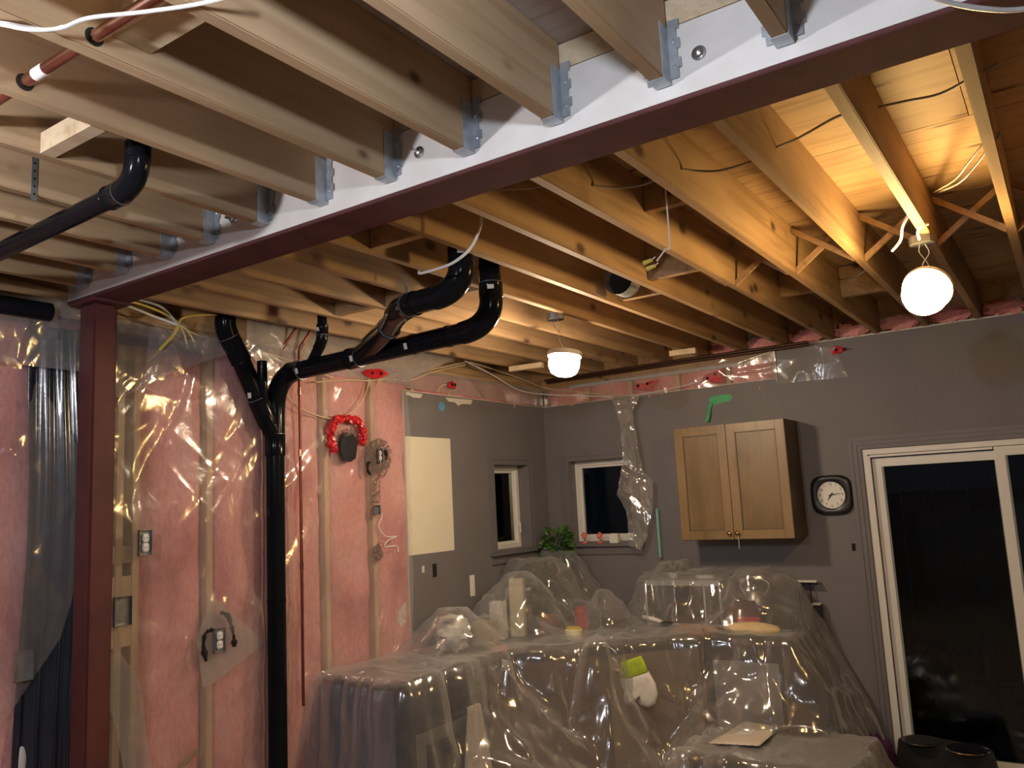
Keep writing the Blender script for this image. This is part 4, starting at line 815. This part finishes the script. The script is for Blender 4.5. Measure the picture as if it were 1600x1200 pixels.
MB().lathe(p+Vector((0, .006, 0)), [(.094, 0), (.094, .002)], axis=(0, -1, 0), n=40).build('dial', 'dial', ck)
MB().tube([p+Vector((.094*math.cos(t), .001, .094*math.sin(t))) for t in [k*math.pi/20 for k in range(71)]], .003, 6).build('bezel', 'chrome', ck, True)
def text_mesh(txt, size):
    c = bpy.data.curves.new('txt', 'FONT'); c.body = txt; c.size = size; c.align_x = 'CENTER'; c.align_y = 'CENTER'
    o = bpy.data.objects.new('txt', c); COL.objects.link(o); dg_ = bpy.context.evaluated_depsgraph_get(); me = bpy.data.meshes.new_from_object(o.evaluated_get(dg_))
    bpy.data.objects.remove(o); return me
for h in range(1, 13):
    a = math.pi/2-h*math.pi/6; me = text_mesh(str(h), .026); me.materials.append(MATS['ink']); o = bpy.data.objects.new('numeral', me); COL.objects.link(o); o.parent = ck
    o.location = (.075*math.cos(a), .0035, .075*math.sin(a)); o.rotation_euler = (math.pi/2, 0, 0); ORG[o.name] = ORG[ck.name]
def hand(name, ang, L, w):
    dx, dz = math.sin(ang), math.cos(ang); s_ = Vector((dz, 0, -dx))*w; e = Vector((dx, 0, dz)); c0 = p+Vector((0, .0015, 0))
    MB().prism([c0-e*.02-s_*.5, c0-e*.02+s_*.5, c0+s_, c0+e*L+s_*.25, c0+e*L-s_*.25, c0-s_], (0, -.001, 0)).build(name, 'ink', ck)
hand('hour_hand', math.radians(217), .045, .006); hand('minute_hand', math.radians(82), .072, .004)
MB().lathe(p+Vector((0, .002, 0)), [(.006, 0), (.006, .004)], axis=(0, -1, 0), n=12).build('hub', 'ink', ck)
# ============================================================ KITCHEN
ZC = .91; CF = -3.09; BF = 5.30; RE = -1.60
# range at the end of the left run
rg_ = thing('kitchen_range', 'grey sided range with black oven door at the end of the left counter', 'range', (-3.4, 3.9, 0))
RY0, RY1 = 3.44, 4.20
MB().bbox((-3.70, RY0, .03), (-3.19, RY1, ZC-.03), .004).build('body', 'range_grey', rg_)
MB().bbox((-3.19, RY0, .03), (-3.12, RY1, ZC-.03), .004).build('front_frame', 'range_black', rg_)
MB().bbox((-3.715, RY0-.03, ZC-.03), (CF, RY1+.01, ZC), .006).build('cooktop', 'counter_dark', rg_)
od = MB().bbox((-3.119, RY0+.03, .20), (-3.095, RY1-.03, .72), .005).build('oven_door', 'range_black', rg_)
MB().bbox((-3.0945, RY0+.06, .23), (-3.090, RY1-.06, .64), .002).build('window_frame', 'oven_frame', od)
MB().box((-3.0899, RY0+.14, .28), (-3.0885, RY1-.12, .57)).build('oven_window', 'oven_glass', od)
MB().tube([(-3.05, RY0+.08, .69), (-3.05, RY1-.08, .69)], .011, 12).cyl((-3.05, RY0+.11, .69), (-3.10, RY0+.11, .69), .008, 8).cyl((-3.05, RY1-.11, .69), (-3.10, RY1-.11, .69), .008, 8).build('handle', 'range_black', od, True)
MB().bbox((-3.118, RY0+.02, .74), (-3.10, RY1-.02, .86), .004).build('control_panel', 'range_black', rg_)
for k in range(4): MB().lathe((-3.10, RY0+.12+k*.17, .80), [(.02, 0), (.018, .02), (.0, .021)], axis=(1, 0, 0), n=14).build('knob', 'black_plastic', rg_, True)
for (dx, dy) in ((-.16, .19), (-.16, .56), (-.45, .19), (-.45, .56)): MB().tube([(-3.09+dx+.09*math.cos(t), RY0+dy+.09*math.sin(t), ZC+.004) for t in [k*math.pi/12 for k in range(25)]], .006, 6).build('burner', 'black_plastic', rg_, True)
# towel over the oven handle
P = []
for i in range(24):
    t = i/23; r = []
    for j in range(14):
        u = j/13-.5; z = .70-.42*max(0, t-.1)*1.1; x = -3.036 + (.012 if t > .1 else .012*t*10) + .012*math.sin(u*14)*(.4+t)
        r.append((x, 3.93+u*(.10+.16*t)+.02*t, z if t > .1 else .70+.004))
    P.append(r)
tag(MB().grid(P).build('towel', 'towel_white', smooth='open', loc=(-3.04, 3.93, .3), solid=.006), 'white towel hanging over the oven door handle under plastic', 'towel')
# counters
def cpoly(o): return [(-3.715, RY1+.012), (CF+o, RY1+.012), (CF+o, 4.35), (-2.14, BF-o), (RE+o, BF-o), (RE+o, YB-.003), (-3.715, YB-.003)]
ct = tag(MB().prism([(x, y, ZC-.035) for x, y in cpoly(0)], (0, 0, .035)).build('countertop', 'counter_dark', loc=(-2.7, 5.5, ZC)), 'dark speckled countertop turning the corner under the windows', 'countertop')
kc = thing('corner_cabinet', 'brown diagonal corner base cabinet under the sink plastic', 'cabinet', (-3.2, 5.2, 0))
A, B = Vector((CF-.03, 4.37, 0)), Vector((-2.17, BF+.02, 0)); U = (B-A).normalized(); NN = Vector((U.y, -U.x, 0))
MB().prism([(-3.70, RY1+.02, .09), (CF-.03, RY1+.02, .09), (A.x, A.y, .09), (B.x, B.y, .09), (B.x, YB-.01, .09), (-3.70, YB-.01, .09)], (0, 0, ZC-.126)).build('carcass', 'brown_panel', kc)
LL = (B-A).length
for k in range(2):
    a = A+U*(LL*(.03+.48*k))+NN*.001; b = A+U*(LL*(.49+.48*k))+NN*.001
    dd = MB().prism([a+Vector((0, 0, .11)), b+Vector((0, 0, .11)), b+Vector((0, 0, ZC-.06)), a+Vector((0, 0, ZC-.06))], NN*.019).build('door', ('brown_panel', 'brown_light')[k], kc)
    kp = (b if k == 0 else a)+NN*.02+U*(-.05 if k == 0 else .05)+Vector((0, 0, ZC-.16)); MB().lathe(kp, [(.005, 0), (.005, .012), (.014, .017), (.0, .026)], axis=NN, n=12).build('knob', 'bronze_knob', dd, True)
MB().prism([(A.x-.02, A.y+.06, 0), (B.x-.06, B.y+.02, 0), (B.x-.06, YB-.02, 0), (A.x-.5, YB-.02, 0)], (0, 0, .09)).build('toe_kick', 'black_plastic', kc)
dwm = thing('dishwasher', 'black framed dishwasher with a steel front under the wall cabinet', 'dishwasher', (-1.88, 5.35, 0))
DW0, DW1 = -2.16, -1.66
MB().box((DW0, BF+.045, .02), (DW1, YB-.02, ZC-.037)).build('body', 'black_plastic', dwm)
MB().bbox((DW0, BF+.018, .10), (DW1, BF+.044, ZC-.04), .004).build('door', 'range_black', dwm)
MB().bbox((DW0+.05, BF+.012, .12), (DW1-.02, BF+.0185, ZC-.14), .002).build('steel_panel', 'stainless', dwm)
ep = tag(MB().bbox((RE-.055, BF+.02, 0), (RE-.035, YB-.003, ZC-.037), .002).build('end_panel', 'brown_panel', loc=(RE, 5.6, 0)), 'brown end panel closing the counter right of the dishwasher', 'panel')
# things on the counters
def carton(name, label, cat, c, sx, sy, h, mt, rz=0, grp=None):
    t = thing(name, label, cat, (c[0], c[1], c[2]), grp); r = Matrix.Rotation(rz, 3, 'Z')
    m_ = MB(); bm2 = MB().bbox((c[0]-sx, c[1]-sy, c[2]), (c[0]+sx, c[1]+sy, c[2]+h), .006); cc = Vector(c)
    m_.add([r@(Vector(v)-cc)+cc for v in bm2.v], bm2.f).build('body', mt, t); 
    m_ = MB(); m_.box((c[0]-sx, c[1]-.004, c[2]+h), (c[0]+sx, c[1]+.004, c[2]+h+.003), rot=r, piv=cc).build('seam', 'cardboard', t); return t
ZT = ZC+.001
mw = thing('microwave', 'dark screened microwave with pale rim on the back counter', 'microwave', (-2.42, 5.78, ZT))
MB().bbox((-2.72, 5.66, ZT+.01), (-2.14, 5.96, ZT+.325), .006).build('body', 'pvc_grey', mw)
mdr = MB().bbox((-2.72, 5.64, ZT+.01), (-2.14, 5.659, ZT+.325), .004).build('door', 'pvc_grey', mw)
MB().box((-2.70, 5.637, ZT+.03), (-2.27, 5.6395, ZT+.29)).build('window', 'oven_glass', mdr); MB().box((-2.255, 5.637, ZT+.03), (-2.155, 5.6395, ZT+.29)).build('keypad', 'black_plastic', mw)
for k in range(4): MB().box((-2.70+.17*k, 5.7, ZT), (-2.68+.17*k, 5.72, ZT+.01)).build('foot', 'black_plastic', mw)
kt = thing('kettle', 'shiny metal kettle on the back counter right of the microwave', 'kettle', (-1.94, 5.72, ZT)); kc_ = Vector((-1.93, 5.74, ZT))
MB().lathe(kc_, [(.085, 0), (.095, .02), (.098, .10), (.088, .19), (.060, .25), (.045, .265), (.0, .27)], n=24).build('body', 'stainless', kt, True)
MB().lathe(kc_+Vector((0, 0, .268)), [(.045, 0), (.04, .012), (.012, .018), (.016, .035), (.0, .042)], n=16).build('lid', 'chrome', kt, True)
MB().tube(spline([kc_+Vector((.07, 0, .22)), kc_+Vector((.10, 0, .30)), kc_+Vector((0, 0, .345)), kc_+Vector((-.10, 0, .30)), kc_+Vector((-.07, 0, .22))]), .011, 10).build('handle', 'stainless', kt, True)
MB().tube([kc_+Vector((-.08, 0, .12)), kc_+Vector((-.15, 0, .20)), kc_+Vector((-.18, 0, .24))], [.026, .018, .013], 12).build('spout', 'chrome', kt, True)
bd = Vector((py_(1172, 980, 5.38).x, 5.38, ZT)); bl = thing('bread_loaf', 'long pale bread loaf at the counter edge above the dishwasher', 'bread', bd)
MB().blob(bd+Vector((0, .03, .046)), (.19, .065, .046), 22, 12, 2, .12).build('crust', 'bread', bl, True, angle=False)
for k in range(4): MB().tube([bd+Vector((-.09+.055*k, -.005, .074)), bd+Vector((-.065+.055*k, .06, .074))], .006, 6).build('score_mark', 'cardboard', bl, True)
rb = Vector((py_(1166, 970, 5.52).x, 5.52, ZT)); rbag = thing('red_bag', 'dark red cloth bag slumped behind the bread loaf', 'bag', rb)
MB().blob(rb+Vector((-.02, .03, .085)), (.15, .07, .12), 18, 12, 9, .35).build('sack', 'maroon_cloth', rbag, True, angle=False); MB().box(rb+Vector((-.04, -.062, .05)), rb+Vector((.11, -.05, .115))).build('red_band', 'red_cloth', rbag)
ob = Vector((py_(1085, 978, 5.42).x, 5.40, ZT)); obd = thing('orange_tray', 'orange brown tray lying left of the bread loaf', 'tray', ob)
MB().bbox(ob+Vector((-.14, -.04, 0)), ob+Vector((.13, .10, .012)), .003).build('base', 'orange_board', obd)
MB().box(ob+Vector((-.14, -.04, .012)), ob+Vector((.13, -.03, .045))).box(ob+Vector((-.14, .09, .012)), ob+Vector((.13, .10, .045))).build('rim', 'orange_board', obd)
kn = Vector((py_(1020, 972, 5.46).x, 5.46, ZT+.05)); knf = thing('white_spatula', 'white handled spatula lying left of the orange tray', 'spatula', kn)
MB().tube([kn+Vector((-.10, .06, .03)), kn+Vector((.0, .0, .028)), kn+Vector((.09, -.05, .02))], [.014, .017, .012], 10).build('handle', 'paper_white', knf, True); MB().bbox(kn+Vector((.09, -.075, .014)), kn+Vector((.17, -.03, .020)), .002).build('blade', 'black_plastic', knf)
gb = Vector((-1.76, 5.60, ZT)); gd = thing('glass_dish', 'glass baking dish stacked at the right end of the counter', 'dish', gb)
MB().box(gb+Vector((-.12, -.08, .0)), gb+Vector((.12, .08, .01))).build('base', 'pvc_grey', gd)
MB().box(gb+Vector((-.13, -.09, .0)), gb+Vector((-.12, .09, .12))).box(gb+Vector((.12, -.09, .0)), gb+Vector((.13, .09, .12))).box(gb+Vector((-.12, -.09, 0)), gb+Vector((.12, -.08, .12))).box(gb+Vector((-.12, .08, 0)), gb+Vector((.12, .09, .12))).build('wall', 'pane_glass', gd)
sh = thing('wire_rack', 'small pale metal rack poking out right of the plastic', 'rack', (-1.62, 5.93, ZT))
MB().bbox((-1.70, 5.90, 1.205), (-1.555, 5.97, 1.217), .002).build('top_shelf', 'vinyl_white', sh); MB().bbox((-1.60, 5.90, 1.055), (-1.545, 5.97, 1.065), .002).build('low_shelf', 'vinyl_white', sh)
for x in (-1.69, -1.61): MB().cyl((x, 5.94, ZT), (x, 5.94, 1.205), .005, 8).build('upright', 'black_plastic', sh)
MB().box((-1.598, 5.905, ZT), (-1.548, 5.965, 1.054)).build('bin', 'black_plastic', sh)
def foliage(parent, c, r, n, mt, size, seed, up=.4):
    rnd = random.Random(seed)
    for k in range(n):
        d = Vector((rnd.gauss(0, 1), rnd.gauss(0, 1), rnd.gauss(up, .8))).normalized(); b = Vector(c)+Vector((d.x*r[0], d.y*r[1], d.z*r[2]))*rnd.uniform(.45, 1)
        s_ = d.cross(Vector((rnd.gauss(0, 1), rnd.gauss(0, 1), rnd.gauss(0, 1)))).normalized(); L = size*rnd.uniform(.7, 1.2); w = L*.28
        e = b+d*L+Vector((0, 0, -.25*L)); md = b+d*L*.5
        MB().add([b, md+s_*w, e, md-s_*w, md+Vector((0, 0, .2*w))], [(0, 1, 4), (1, 2, 4), (2, 3, 4), (3, 0, 4)]).build('leaf', mt, parent)
def plant(name, label, c, pr, ph, fr, n, mt, size, seed, pm='terracotta'):
    t = thing(name, label, 'plant', c, 'house plants by the windows'); c = Vector(c)
    MB().lathe(c, [(pr*.7, 0), (pr, ph*.92), (pr*1.08, ph*.92), (pr*1.08, ph), (pr*.9, ph), (.0, ph*.95)], n=18).build('pot', pm, t, True)
    for k in range(5): MB().tube([c+Vector((0, 0, ph*.9)), c+Vector((.03*math.cos(k*1.3), .03*math.sin(k*1.3), ph+fr[2]*.5)), c+Vector((fr[0]*.6*math.cos(k*1.3), fr[1]*.6*math.sin(k*1.3), ph+fr[2]*1.2))], .004, 6).build('stem', mt, t, True)
    foliage(t, c+Vector((0, 0, ph+fr[2])), fr, n, mt, size, seed)
plant('potted_plant', 'bright green leafy plant rising in the corner between the windows', (-3.54, 5.80, ZT), .085, .42, (.13, .12, .15), 110, 'leaf_green', .075, 1)
plant('potted_plant', 'dark green bushy plant under the plastic left of the corner', (-3.42, 5.36, ZT), .09, .12, (.17, .19, .17), 150, 'leaf_dark', .095, 2, 'black_plastic')
plant('potted_plant', 'small dark green plant on top of the microwave', (-2.55, 5.80, ZT+.327), .035, .04, (.07, .05, .03), 40, 'leaf_dark', .04, 3, 'paper_white')
def flower(label, x, y):
    b = py_(x, y, YB-.03); t = thing('flower_ornament', label, 'ornament', (b.x, b.y, W2[2]-.012), 'pink flower ornaments on the sill')
    z0 = W2[2]-.012
    MB().cyl((b.x, b.y, z0), (b.x, b.y, b.z), .002, 6).build('stem', 'leaf_green', t); MB().lathe((b.x, b.y, z0), [(.024, 0), (.026, .012), (.018, .02), (.0, .022)], n=14).build('base', 'pink_petal', t, True)
    for k in range(5):
        a = k*2*math.pi/5+.3; MB().blob((b.x+.018*math.cos(a), b.y, b.z+.018*math.sin(a)), (.013, .004, .013), 8, 6).build('petal', 'pink_petal', t, True)
    MB().blob((b.x, b.y-.004, b.z), (.005, .004, .005), 8, 6).build('centre', 'carton_cream', t, True)
flower('pink flower ornament at the left of the back window sill', 913, 837); flower('pink flower ornament beside the white cube on the sill', 937, 837)
cu_ = py_(961, 845, YB-.03); carton('cube_pot', 'white square pot on the back window sill', 'pot', (cu_.x, cu_.y, W2[2]-.012), .036, .03, .075, 'outlet_white')
wbg = thing('paper_bag', 'crumpled white paper bag left of the cardboard box', 'bag', (-3.50, 4.36, ZT)); MB().blob((-3.50, 4.36, ZT+.11), (.10, .13, .11), 22, 14, 6, .45, 9).build('pouch', 'paper_white', wbg, True, angle=25); MB().blob((-3.47, 4.30, ZT+.215), (.05, .07, .02), 14, 8, 2, .4).build('folded_top', 'paper_white', wbg, True, angle=25); carton('cardboard_box', 'small cardboard box beside the crumpled white bag', 'box', (-3.42, 4.60, ZT), .07, .06, .16, 'cardboard', .1)
carton('carton', 'tall cream carton standing left of the corner plants', 'carton', (-3.40, 4.98, ZT), .05, .05, .40, 'carton_cream', .4); carton('carton', 'shorter pale carton against the tall cream one', 'carton', (-3.46, 4.82, ZT), .05, .045, .26, 'paper_white', .2)
def jar(label, c, r, h, mt, lid): 
    t = thing('jar', label, 'jar', c, 'jars on the counter'); MB().lathe(c, [(r*.9, 0), (r, .01), (r, h*.8), (r*.8, h*.9), (.0, h*.9)], n=18).build('body', mt, t, True); MB().lathe(Vector(c)+Vector((0, 0, h*.9)), [(r*.85, 0), (r*.85, h*.1), (.0, h*.1)], n=18).build('lid', lid, t, True)
jar('dark brown food jar in front of the corner plants', (-3.22, 5.10, ZT), .075, .17, 'terracotta', 'black_plastic'); jar('red lidded jar near the sink corner', (-3.08, 5.32, ZT), .05, .17, 'red_cloth', 'red_cloth'); jar('yellow squat jar at the diagonal counter edge', (-2.95, 4.98, ZT), .06, .08, 'carton_cream', 'cable_yellow')
carton('napkin_box', 'bright red flat box near the counter edge by the range', 'box', (-3.17, 4.42, ZT), .05, .04, .03, 'red_cloth', .5); carton('book', 'pale folded paper on top of the microwave', 'paper', (-2.30, 5.78, ZT+.327), .06, .05, .025, 'paper_white', .5)
fc = thing('faucet', 'dark arched faucet at the corner sink', 'faucet', (-3.0, 5.45, ZT)); f0 = Vector((-2.98, 5.42, ZT))
MB().tube(spline([f0, f0+Vector((0, 0, .16)), f0+Vector((.03, -.03, .24)), f0+Vector((.09, -.09, .22)), f0+Vector((.10, -.10, .16))]), .012, 10).build('spout', 'chrome', fc, True); MB().lathe(f0, [(.03, 0), (.028, .02), (.0, .022)], n=16).build('base', 'chrome', fc, True)
# oven mitt hung on the diagonal front
mp_ = py_(1000, 1062, 4.86); mt_ = thing('oven_mitt', 'white oven mitt with lime cuff hanging before the diagonal cabinet', 'oven mitt', mp_)
e1 = (py_(1014, 1100, 4.86)-py_(988, 1030, 4.86)).normalized(); e2 = e1.cross(Vector((0, 1, 0))).normalized(); top = py_(985, 1030, 4.86)
def mq(u, w): return top+e1*u+e2*w
def puff(poly, th, n_, name, mt, par):
    c = sum(poly, Vector())/len(poly); k = len(poly); n_ = Vector(n_); m_ = MB(); rings = [(1, 0), (.93, .6), (.7, .92), (.35, 1)]; vs = []
    for sgn in (1, -1):
        o = len(m_.v); vs = []
        for s_, hh in rings: vs += [c+(q-c)*s_+n_*(th*hh*sgn) for q in poly]
        m_.add(vs+[c+n_*th*sgn], [(a*k+i, a*k+(i+1) % k, (a+1)*k+(i+1) % k, (a+1)*k+i) for a in range(3) for i in range(k)]+[(3*k+i, 3*k+(i+1) % k, 4*k) for i in range(k)])
    return m_.build(name, mt, par, True, angle=False)
def mq(u, w): return top+e1*u*1.1+e2*w*1.3
puff([mq(0, -.062), mq(0, .062), mq(.05, .068), mq(.095, .068), mq(.095, -.068), mq(.05, -.066)], .022, NN, 'cuff', 'lime_cloth', mt_)
puff([mq(.09, -.07), mq(.09, .07), mq(.16, .082), mq(.22, .076), mq(.265, .045), mq(.275, 0), mq(.25, -.035), mq(.21, -.055), mq(.235, -.095), mq(.21, -.115), mq(.17, -.105), mq(.13, -.075)], .025, NN, 'mitten', 'mitt_white', mt_)
# low chest under plastic with an envelope on it
lc = thing('storage_chest', 'low dark chest under clear plastic in front of the dishwasher', 'chest', (-1.5, 4.95, 0))
MB().bbox((-1.97, 4.55, .02), (-1.16, 5.18, .36), .008).build('body', 'chest_dark', lc); MB().bbox((-1.99, 4.53, .361), (-1.14, 5.20, .392), .006).build('lid', 'chest_dark', lc)
MB().tube(spline([(-1.72, 5.24, .40), (-1.60, 5.22, .425), (-1.48, 5.22, .43), (-1.40, 5.23, .40)]), .014, 10).build('handle_bar', 'chrome', lc, True)
ev = thing('padded_envelope', 'silver lined padded envelope lying on the plastic covered chest', 'envelope', pz(1170, 1150, .42))
ZE = .425
c4 = [pz(x, y, z) for x, y, z in ((1107, 1161, ZE), (1164, 1127, ZE), (1221, 1136, ZE+.03), (1187, 1165, ZE+.02))]
EV = MB(); n = 14; Pg = []
for i in range(n+1):
    r = []
    for j in range(n+1):
        u, v = i/n, j/n; q = c4[0]*(1-u)*(1-v)+c4[1]*(1-u)*v+c4[2]*u*v+c4[3]*u*(1-v); q = q+Vector((0, 0, .012*math.sin(math.pi*u)*math.sin(math.pi*v)))
        if j == 0: q = q+(c4[0]-c4[1]).normalized()*(.008 if i % 2 else 0)
        r.append(q)
    Pg.append(r)
EV.grid(Pg).build('pouch', 'envelope', ev, 'open', solid=.004)
lb = [c4[0]*(1-u)*(1-v)+c4[1]*(1-u)*v+c4[2]*u*v+c4[3]*u*(1-v)+Vector((0, 0, .004+.012*math.sin(math.pi*u)*math.sin(math.pi*v))) for u, v in ((.33, .35), (.33, .62), (.62, .62), (.62, .35))]
MB().prism(lb, (0, 0, .001)).build('address_label', 'sticker', ev)
for k in range(3):
    a = lb[0].lerp(lb[1], .25+.22*k).lerp(lb[3].lerp(lb[2], .25+.22*k), .12)+Vector((0, 0, .0012)); b = lb[0].lerp(lb[1], .25+.22*k).lerp(lb[3].lerp(lb[2], .25+.22*k), .8)+Vector((0, 0, .0012)); MB().tube([a, b], .0015, 4).build('print_line', 'box_metal', ev)
e3 = [c4[2], c4[3]]; MB().prism([c4[2]+Vector((0, 0, .003)), c4[2].lerp(c4[1], .22)+Vector((0, 0, .010)), c4[2].lerp(c4[3], .45)+Vector((0, 0, .012))], (0, 0, .001)).build('foil_flap', 'chrome', ev)
# ---- clear plastic draped over the whole kitchen: taut membrane over the obstacles
GS = .0135; gx = np.arange(-3.715, -.93, GS); gy = np.arange(3.22, 5.975, GS); X, Y = np.meshgrid(gx, gy, indexing='ij')
def drect(x0, x1, y0, y1): return np.hypot(np.maximum(np.maximum(x0-X, X-x1), 0), np.maximum(np.maximum(y0-Y, Y-y1), 0))
env = np.full(X.shape, -9.0)
def put(dist, h, k): 
    global env
    env = np.maximum(env, h-k*dist)
put(drect(-3.715, CF+.012, RY0-.04, YB), ZC+.014, 9.0); put(drect(-3.0, RE+.02, BF-.012, YB), ZC+.014, 3.0)
dh = np.maximum((4.35-CF-.012-(Y-X))/math.sqrt(2), 0); put(np.maximum(dh, drect(CF, -2.1, 4.35, 5.6)), ZC+.014, 6.0)
for (x, y, r, h, k) in ((-3.52, 5.78, .10, 1.42, 1.5), (-3.48, 5.36, .15, 1.40, 1.5), (-3.40, 4.98, .06, 1.335, 1.25), (-3.46, 4.82, .05, 1.19, 1.2), (-3.50, 4.36, .08, 1.17, 1.0), (-3.42, 4.60, .07, 1.085, 1.2), (-3.22, 5.10, .06, 1.10, 1.5),
        (-3.08, 5.32, .05, 1.10, 1.5), (-1.93, 5.74, .09, 1.30, 1.3), (-2.55, 5.80, .08, 1.35, 1.6), (-2.30, 5.78, .08, 1.29, 1.6), (-1.75, 5.74, .05, 1.25, 1.3), (-2.90, 5.36, .03, 1.18, 1.35), (-2.62, 4.70, .0, .99, 2.6), (-2.98, 4.22, .0, .93, 5)):
    put(np.maximum(np.hypot(X-x, Y-y)-r, 0), h, k)
put(drect(-2.73, -2.13, 5.63, 5.97), ZC+.345, 3.0); put(drect(-1.8, -1.56, 5.35, 5.9), .93, 1.9)
env = np.where(X > -1.66, np.minimum(env, 1.08-2.35*(X+1.66)), env)
put(drect(-2.0, -1.13, 4.52, 5.21), .407, 3.0)
keep = env > -.45; base = np.maximum(env, .014); Z = base.copy()
for it in range(22):
    Q = np.pad(Z, 1, mode='edge'); av = (Q[:-2, 1:-1]+Q[2:, 1:-1]+Q[1:-1, :-2]+Q[1:-1, 2:])/4; Z = np.maximum(base, av)
gxz, gyz = np.gradient(Z, GS); nl = np.sqrt(1+gxz**2+gyz**2); NX, NY, NZ = -gxz/nl, -gyz/nl, 1/nl
idx = -np.ones(X.shape, int); vs = []; fs = []
for i in range(X.shape[0]):
    for j in range(X.shape[1]):
        if not keep[i, j]: continue
        p = Vector((X[i, j], Y[i, j], Z[i, j])); q = Vector((p.x*2.4, p.y*2.4, p.z*.75))
        v_ = 1-NZ[i, j]; q = Vector((p.x*4.2, p.y*4.2, p.z*.55))
        w = (.010+.050*v_)*(abs(noise.noise(q))*2.2+.7*abs(noise.noise(q*2.3+Vector((4, 4, 4))))) + (.016+.016*v_)*crease(p, 1.0) + .006*crease(p+Vector((2, 7, 1)), 2.2)
        a = 1.0
        p = p+Vector((NX[i, j], NY[i, j], NZ[i, j]))*(max(w, -.012)*a+.006)
        p.z = max(p.z, .004); p.y = min(p.y, 5.985); p.x = max(p.x, XL+.012)
        idx[i, j] = len(vs); vs.append(p)
for i in range(X.shape[0]-1):
    for j in range(X.shape[1]-1):
        f = (idx[i, j], idx[i+1, j], idx[i+1, j+1], idx[i, j+1])
        if min(f) >= 0: fs.append(f)
dm = MB(); dm.v = [tuple(v) for v in vs]; dm.f = fs
tag(dm.build('plastic_drape', 'drape_poly', smooth='open', loc=(-2.6, 5, 0)), 'large clear plastic sheet draped over the kitchen counters and range', 'plastic sheet')
# ============================================================ BY THE DOOR
pf = thing('pet_feeder', 'black double pet feeder with steel bowls by the sliding door', 'pet feeder', (-.80, 5.44, 0))
FZ = .28; fa, fb = pz(1440, 1158, FZ), pz(1512, 1172, FZ); mid = (fa+fb)/2; ud = (fb-fa).normalized(); vd_ = Vector((-ud.y, ud.x, 0)); rr = .135; half = (fb-fa).length/2
def stad(r, z): return [Vector((mid.x, mid.y, z))+ud*(half*(1 if math.cos(t) > 0 else -1)*(1.0)+r*math.cos(t))+vd_*r*math.sin(t) for t in [k*2*math.pi/70+.001 for k in range(40)]]
m_ = MB(); prof = [(rr+.05, 0), (rr+.045, .03), (rr, FZ-.02), (rr-.004, FZ)]; vs = []
for r, z in prof: vs += stad(r, z)
m_.add(vs, [(a*40+k, a*40+(k+1) % 40, (a+1)*40+(k+1) % 40, (a+1)*40+k) for a in range(3) for k in range(40)]+[tuple(range(39, -1, -1)), tuple(120+k for k in range(40))]); m_.build('stand', 'black_plastic', pf, True)
for c, mt in ((fa, 'black_plastic'), (fb, 'chrome')):
    MB().lathe((c.x, c.y, FZ), [(.085, .004), (.112, .008), (.116, .003), (.11, -.0), (.10, .003), (.09, -.0), (.075, .001), (.0, .002)], n=28).build('bowl', mt, pf, True)
    MB().lathe((c.x, c.y, FZ+.0075), [(.092, 0), (.094, .001), (.04, .0012), (.0, .0012)], n=28).build('bowl_well', 'chrome' if mt == 'chrome' else 'abs_bore', pf, True)
lg = mid-vd_*(rr+.035)+Vector((0, 0, .17)); lg = pz(1479, 1191, .18); tow = (CAM-lg); tow.z = 0; tow.normalize(); sd = Vector((-tow.y, tow.x, 0)); base_ = lg
for k in range(6):
    a = k*math.pi/3; MB().lathe(base_+sd*.013*math.cos(a)+Vector((0, 0, .013*math.sin(a))), [(.006, 0), (.006, .003)], axis=tow, n=8).build('emblem_petal', 'sticker', pf)
pb = pz(1400, 1196, .10); pbag = thing('purple_blanket', 'crumpled purple blanket on the floor beside the pet feeder', 'blanket', (pb.x, pb.y, 0))
MB().blob((pb.x-.10, pb.y-.06, .13), (.12, .10, .15), 22, 14, 4, .5, 8).build('folds', 'purple_cloth', pbag, True, angle=False); MB().blob((pb.x+.01, pb.y-.14, .06), (.09, .08, .07), 18, 12, 8, .5, 8).build('corner', 'purple_cloth', pbag, True, angle=False)
ws = px_(738, 915, XL+.003); tag(MB().bbox(Vector((XL+.0005, ws.y-.028, ws.z-.075)), Vector((XL+.006, ws.y+.028, ws.z+.075)), .002).build('wall_plate', 'outlet_white', loc=ws), 'narrow white wall plate on the grey wall left of the plants', 'wall plate')
